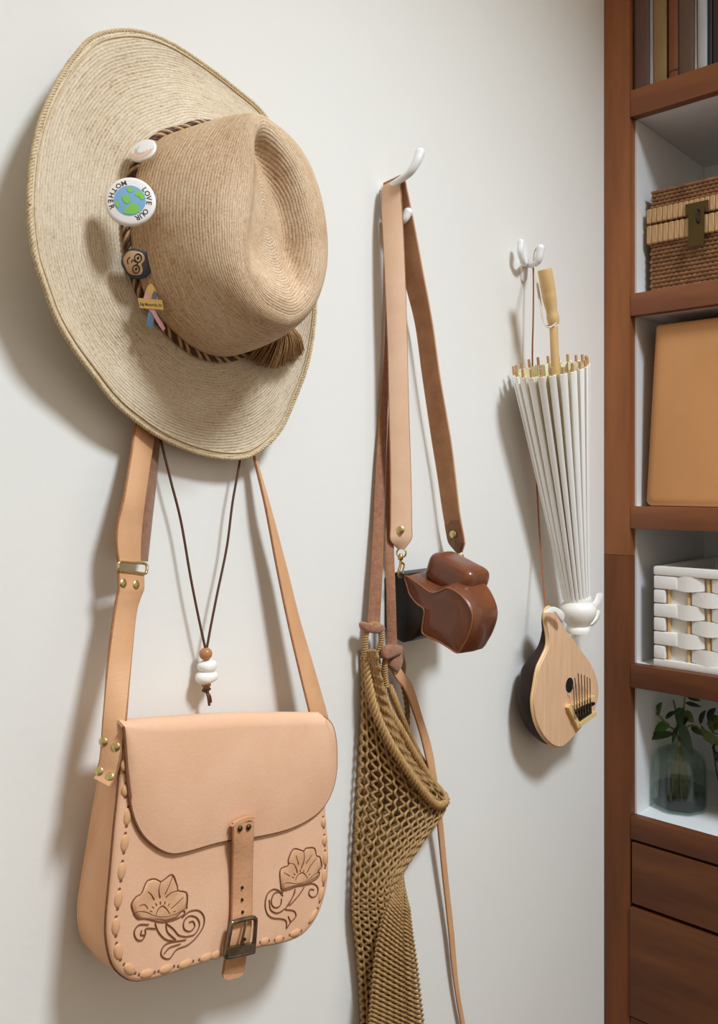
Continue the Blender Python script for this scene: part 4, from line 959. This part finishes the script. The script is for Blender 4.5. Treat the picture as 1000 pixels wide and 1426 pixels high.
# suede handles
def strap_part(name, edges, th, m, back, parent):
    vf, fi = ribbon([(P(*a), P(*b_)) for a, b_ in edges], th); return obj(name, vf, m, parent, 50, mats=[M['edgel'], back], fidx=fi)
sh = strap_part('suede_handle', [((538, 265, .004), (545, 264, .008)), ((537, 330, .004), (543, 330, .008)), ((536, 478, .005), (541, 478, .008)), ((531, 553, .006), (541, 553, .009)), ((525, 640, .008), (538, 640, .012)), ((521, 720, .010), (535, 720, .016)), ((516.5, 800, .013), (533, 800, .022)), ((513, 860, .015), (530, 860, .024)), ((512, 874, .016), (530, 874, .025))], .0028, M['suedeh'], M['suedeh'], nb)
sh2 = strap_part('suede_handle', [((545, 264, .008), (551, 262, .012)), ((543, 380, .006), (549, 380, .010)), ((542, 520, .006), (547, 520, .010)), ((540, 607, .008), (545.5, 607, .011)), ((538, 690, .012), (547, 690, .014)), ((537, 756, .018), (549, 756, .022)), ((538, 830, .025), (551, 830, .034)), ((539, 890, .027), (553, 890, .036)), ((538, 912, .028), (556, 912, .037))], .0028, M['suedeh'], M['suedeh'], nb)
def knot(pxs, d, parent):
    ol = spline([P(a, b_, d) for a, b_ in pxs], 3, True)
    obj('knot', slab(ol, NY, ((.8, -.008), (1, -.005), (1, .0015), (.85, .0035), (.4, .0042))), M['suedeh'], parent, 60)
knot([(504, 870), (508, 866), (520, 871), (532, 870), (535, 877), (524, 882), (508, 879)], .024, sh)
knot([(535, 906), (540, 899), (556, 898), (560, 903), (557, 910), (546, 915), (535, 918)], .034, sh2)
knot([(548, 912), (556, 908), (559, 916), (558, 926), (553, 936), (546, 932), (543, 926)], .031, sh2)
strap_part('leather_lace', [((544, 928, .030), (553, 922, .030)), ((552, 945, .030), (564, 938, .030)), ((565, 963, .030), (576, 957, .030)), ((581, 1007, .028), (590, 1002, .029)), ((591, 1044, .027), (602, 1042, .028)), ((599, 1082, .026), (610, 1090, .027)), ((608.5, 1138, .020), (617.5, 1146, .021)), ((616.5, 1217, .015), (625, 1225, .016)), ((624.5, 1289, .012), (633, 1300, .013)), ((631, 1356, .010), (639, 1370, .011)), ((641, 1420, .009), (648, 1424, .010)), ((652, 1475, .008), (659, 1478, .009))], .0028, M['leathers'], M['suede'], nb)

# ================================================================== paper parasol
pr = thing('paper_parasol', tuple(P(804, 882, .05)), 'closed white paper parasol with bamboo handle, hanging handle up from the hook', 'parasol')
A = P(766.5, 514, .070); B = P(803, 832, .048); s = size_at(A)
ax = (A - B).normalized(); e1 = (V((1, 0, 0)) - ax * ax.x).normalized(); e2 = ax.cross(e1)
rA, rB = 52 * s, 18.5 * s; NRB = 22
def on(t, q, k=1.0): c = B.lerp(A, t); rr = (rB + (rA - rB) * t ** 1.1) * k; return c + (e1 * math.cos(q) + e2 * math.sin(q)) * rr
rings = []
for i in range(9):
    t = i / 8; rings.append([on(t, math.pi * k / NRB, (.97 if k % 2 == 0 else .80)) for k in range(2 * NRB)])
inn_ = [[p + (B.lerp(A, 1 - i / 8) - p).normalized() * .0012 for p in r] for i, r in enumerate(rings[::-1])]
obj('canopy', loft(rings + inn_, True, False), M['pleat'], pr, 25)
for k in range(NRB):
    q = 2 * math.pi * k / NRB; tang = e2 * math.cos(q) - e1 * math.sin(q); rad = e1 * math.cos(q) + e2 * math.sin(q); rr = []
    for i in range(7):
        t = i / 6; c = on(t, q); w_ = (.0024 + .0024 * t) * (1 + .12 * R.random()); h = .0022
        rr.append([c - tang * w_ - rad * h, c - tang * w_ + rad * h * .6, c - tang * w_ * .5 + rad * h, c + tang * w_ * .5 + rad * h, c + tang * w_ + rad * h * .6, c + tang * w_ - rad * h])
    rb_ = obj('rib', loft(rr), M['ribw'], pr, 50)
    c = on(1, q, .97); l = (.009 + .004 * R.random())
    obj('rib_tip', tube([c - ax * .004, c + ax * l], [.0024, .0021], 7), M['tip'], rb_)
# shaft and handle
H0 = P(758.5, 375, .068); H1 = P(771, 449, .069); S1 = P(773, 505, .070)
obj('shaft', tube([B.lerp(A, .25), S1, P(771, 455, .069)], 5.9 * s, 16), M['bamboo'], pr)
hx = (H0 - H1).normalized(); L_ = (H0 - H1).length
obj('handle', lathe([(4 * s, -.004), (7 * s, -.003), (8.4 * s, .002), (8.6 * s, .009), (7.8 * s, .013), (7.6 * s, .018), (8.4 * s, .024), (9.6 * s, .035), (10 * s, L_ * .52), (9.5 * s, L_ * .56), (9.9 * s, L_ * .60), (10 * s, L_ - .003), (9.3 * s, L_), (3 * s, L_ - .001)], H1, hx, 24), M['bamboo'], pr, 40)
hk = P(744, 366, .024)
cordp = [hk, P(747.5, 395, .045), P(752, 425, .060), P(757, 447, .066), P(764, 456, .074), P(775, 450, .076)]
lp = obj('hanging_loop', tube(spline(cordp, 8), .0011, 6), M['cordw'], pr)
obj('hanging_loop', tube(spline([hk, P(750, 400, .050), P(755, 433, .060), P(760, 452, .062), P(771, 452, .060)], 8), .0010, 6), M['cordw'], pr)
# white cap over the ferrule
C0 = P(805, 882, .050); s2_ = size_at(C0); up_ = V((0, 0, 1))
capprof = [(13, 0), (16, .8), (16.5, 4), (16.2, 8.5), (14.6, 10), (15.5, 12), (20, 18), (24, 26), (25.4, 33), (24, 39), (20, 43), (18.5, 45), (19.5, 48), (17, 53), (11, 58), (5, 61.5), (1.5, 65)]
obj('cap', lathe([(a * s2_, b_ * s2_) for a, b_ in capprof], C0, up_, 36), M['capw'], pr, 60)
def petal(pxs, d0, d1, m='capw', th=.0018):
    ol = spline([P(a, b_, d0 + (d1 - d0) * i / len(pxs)) for i, (a, b_) in enumerate(pxs)], 4, True)
    obj('cap_petal', slab(ol, NY, ((.9, -th), (1, -th * .5), (1, .0004), (.85, th), (.3, th * 1.6))), M[m], pr, 60)
petal([(822, 858), (827, 850), (834, 843), (839, 832), (838, 826), (832, 827), (828, 836), (822, 842)], .050, .044, 'capw', .0009)
petal([(783, 866), (776, 856), (770, 850), (762, 849), (758, 853), (768, 845), (779, 848), (786, 856)], .064, .066, 'capw', .0010)
petal([(822, 870), (829, 860), (832, 850), (836, 852), (833, 862), (826, 871)], .052, .050)

# ================================================================== thumb piano
tpn = thing('thumb_piano', tuple(P(775, 1040, .03)), 'pear-shaped thumb piano with dark gourd back and metal keys, hanging by a cord', 'instrument')
bd = [(766, 846), (771, 848), (776, 857), (789, 878), (797.5, 889), (810, 906), (823, 924), (831, 944), (834, 962), (831, 981), (825, 997), (812, 1011), (799.5, 1025), (790, 1035), (781, 1040), (770, 1037), (757.5, 1024), (748, 1004), (744, 979), (746.5, 957), (751, 932), (757.5, 917), (764, 902), (765, 887), (761.5, 865), (761.5, 853)]
dK = .052
ob = spline([P(a, b_, dK) for a, b_ in bd], 4, True)
obj('soundboard', inset_slab(ob, NY, ((0, -.0055), (0, -.0008), (.0008, 0))), M['board'], tpn, 30)
obj('board_edge', tube([p + V((0, .0045, 0)) for p in ob], .0024, 6, True), M['blond'], tpn)
cK = P(782, 968, dK); rings = []
for dd, sc_, nk_ in ((.0455, .985, 1), (.040, 1.0, .98), (.032, 1.0, .94), (.022, .95, .86), (.013, .82, .72), (.008, .6, .5), (.0055, .3, .25), (.005, .03, .03)):
    r = []
    for p in ob:
        hi = max(0, (p.z - P(770, 905, dK).z) / .05); f = sc_ if p.z < P(770, 905, dK).z else sc_ + (nk_ - sc_) * min(1, hi) * .3
        dpt = 1 - .78 * min(1, max(0, (p.z - P(758, 925, dK).z) / (P(762, 870, dK).z - P(758, 925, dK).z)))
        r.append(V((cK.x + (p.x - cK.x) * f, -(.0465 - (.0465 - dd) * dpt), cK.z + (p.z - cK.z) * (f * .5 + .5 * f))))
    rings.append(r)
obj('gourd_body', loft(rings, True, True), M['gourd'], tpn, 70)
hC = P(793, 954, dK); obj('sound_hole', lathe([(.0118, -.004), (.0118, .0006), (.0005, .0007)], hC, NY, 28), M['hole'], tpn)
def K(px, py, h): return P(px, py, dK + h)
sk = size_at(cK)
q = [K(787, 981, 0), K(793, 978, 0), K(802, 1004, 0), K(826, 988, 0), K(826, 996, 0), K(800, 1014, 0)]
# bridge block, pressure bar, plate, tines, screws
def bar(p0, p1, w_, h0, h1, name, m, parent=tpn, bev=0):
    t = (p1 - p0); sd = t.cross(NY).normalized() * w_
    return obj(name, loft([[p - sd + NY * h0, p + sd + NY * h0, p + sd + NY * h1, p - sd + NY * h1] for p in (p0, p1)]), m, parent, 30)
bar(K(788, 982, 0), K(802, 1011, 0), .004, 0, .007, 'bridge_block', M['blond'])
bar(K(793, 984, 0), K(823, 970, 0), .0032, 0, .009, 'bridge_block', M['blond'])
bar(K(801, 1009, 0), K(824, 992, 0), .0032, 0, .009, 'bridge_block', M['blond'])
bar(K(799, 998, 0), K(819, 986, 0), .0075, .003, .0065, 'key_plate', M['dark_steel'])
bar(K(797, 992, 0), K(821, 978, 0), .0020, .0065, .0100, 'pressure_bar', M['dark_steel'])
tips = [(798, 955), (800.5, 944), (805, 937.7), (809.5, 939.5), (814, 940.5), (817.7, 943), (821.5, 945)]
for i, (a, b_) in enumerate(tips):
    x0 = 800 + 22 * i / 6; obj('tine', tube(spline([K(x0 + 1, 996 - 13 * i / 6 + 6, .0095), K(x0, 984 - 12 * i / 6, .0105), K((x0 + a) / 2, (976 - 10 * i / 6 + b_) / 2, .0085), K(a, b_, .0125)], 4), .00085, 6), M['steel'], tpn)
for a, b_ in ((803.5, 995.5), (821.5, 983.5)): obj('screw', lathe([(.0030, 0), (.0030, .0010), (.0018, .0022), (.0002, .0024)], K(a, b_, .0068), NY, 14), M['steel'], tpn)
cpath = [P(742.5, 366, .018), P(743, 400, .022), P(742.5, 450, .022), P(741.5, 500, .020), P(744, 600, .012), P(748, 682, .014), P(752, 750, .020), P(756.5, 810, .034), P(760.5, 852, .047)]
obj('hanging_cord', tube(spline(cpath, 8), .0013, 8), M['cordr'], tpn)
obj('cord_loop', tube(spline([P(742.5, 366, .018), P(746, 358, .022), P(748, 345, .020), P(744, 352, .014), P(742.5, 366, .018)], 5), .0010, 6), M['cordw'], tpn)
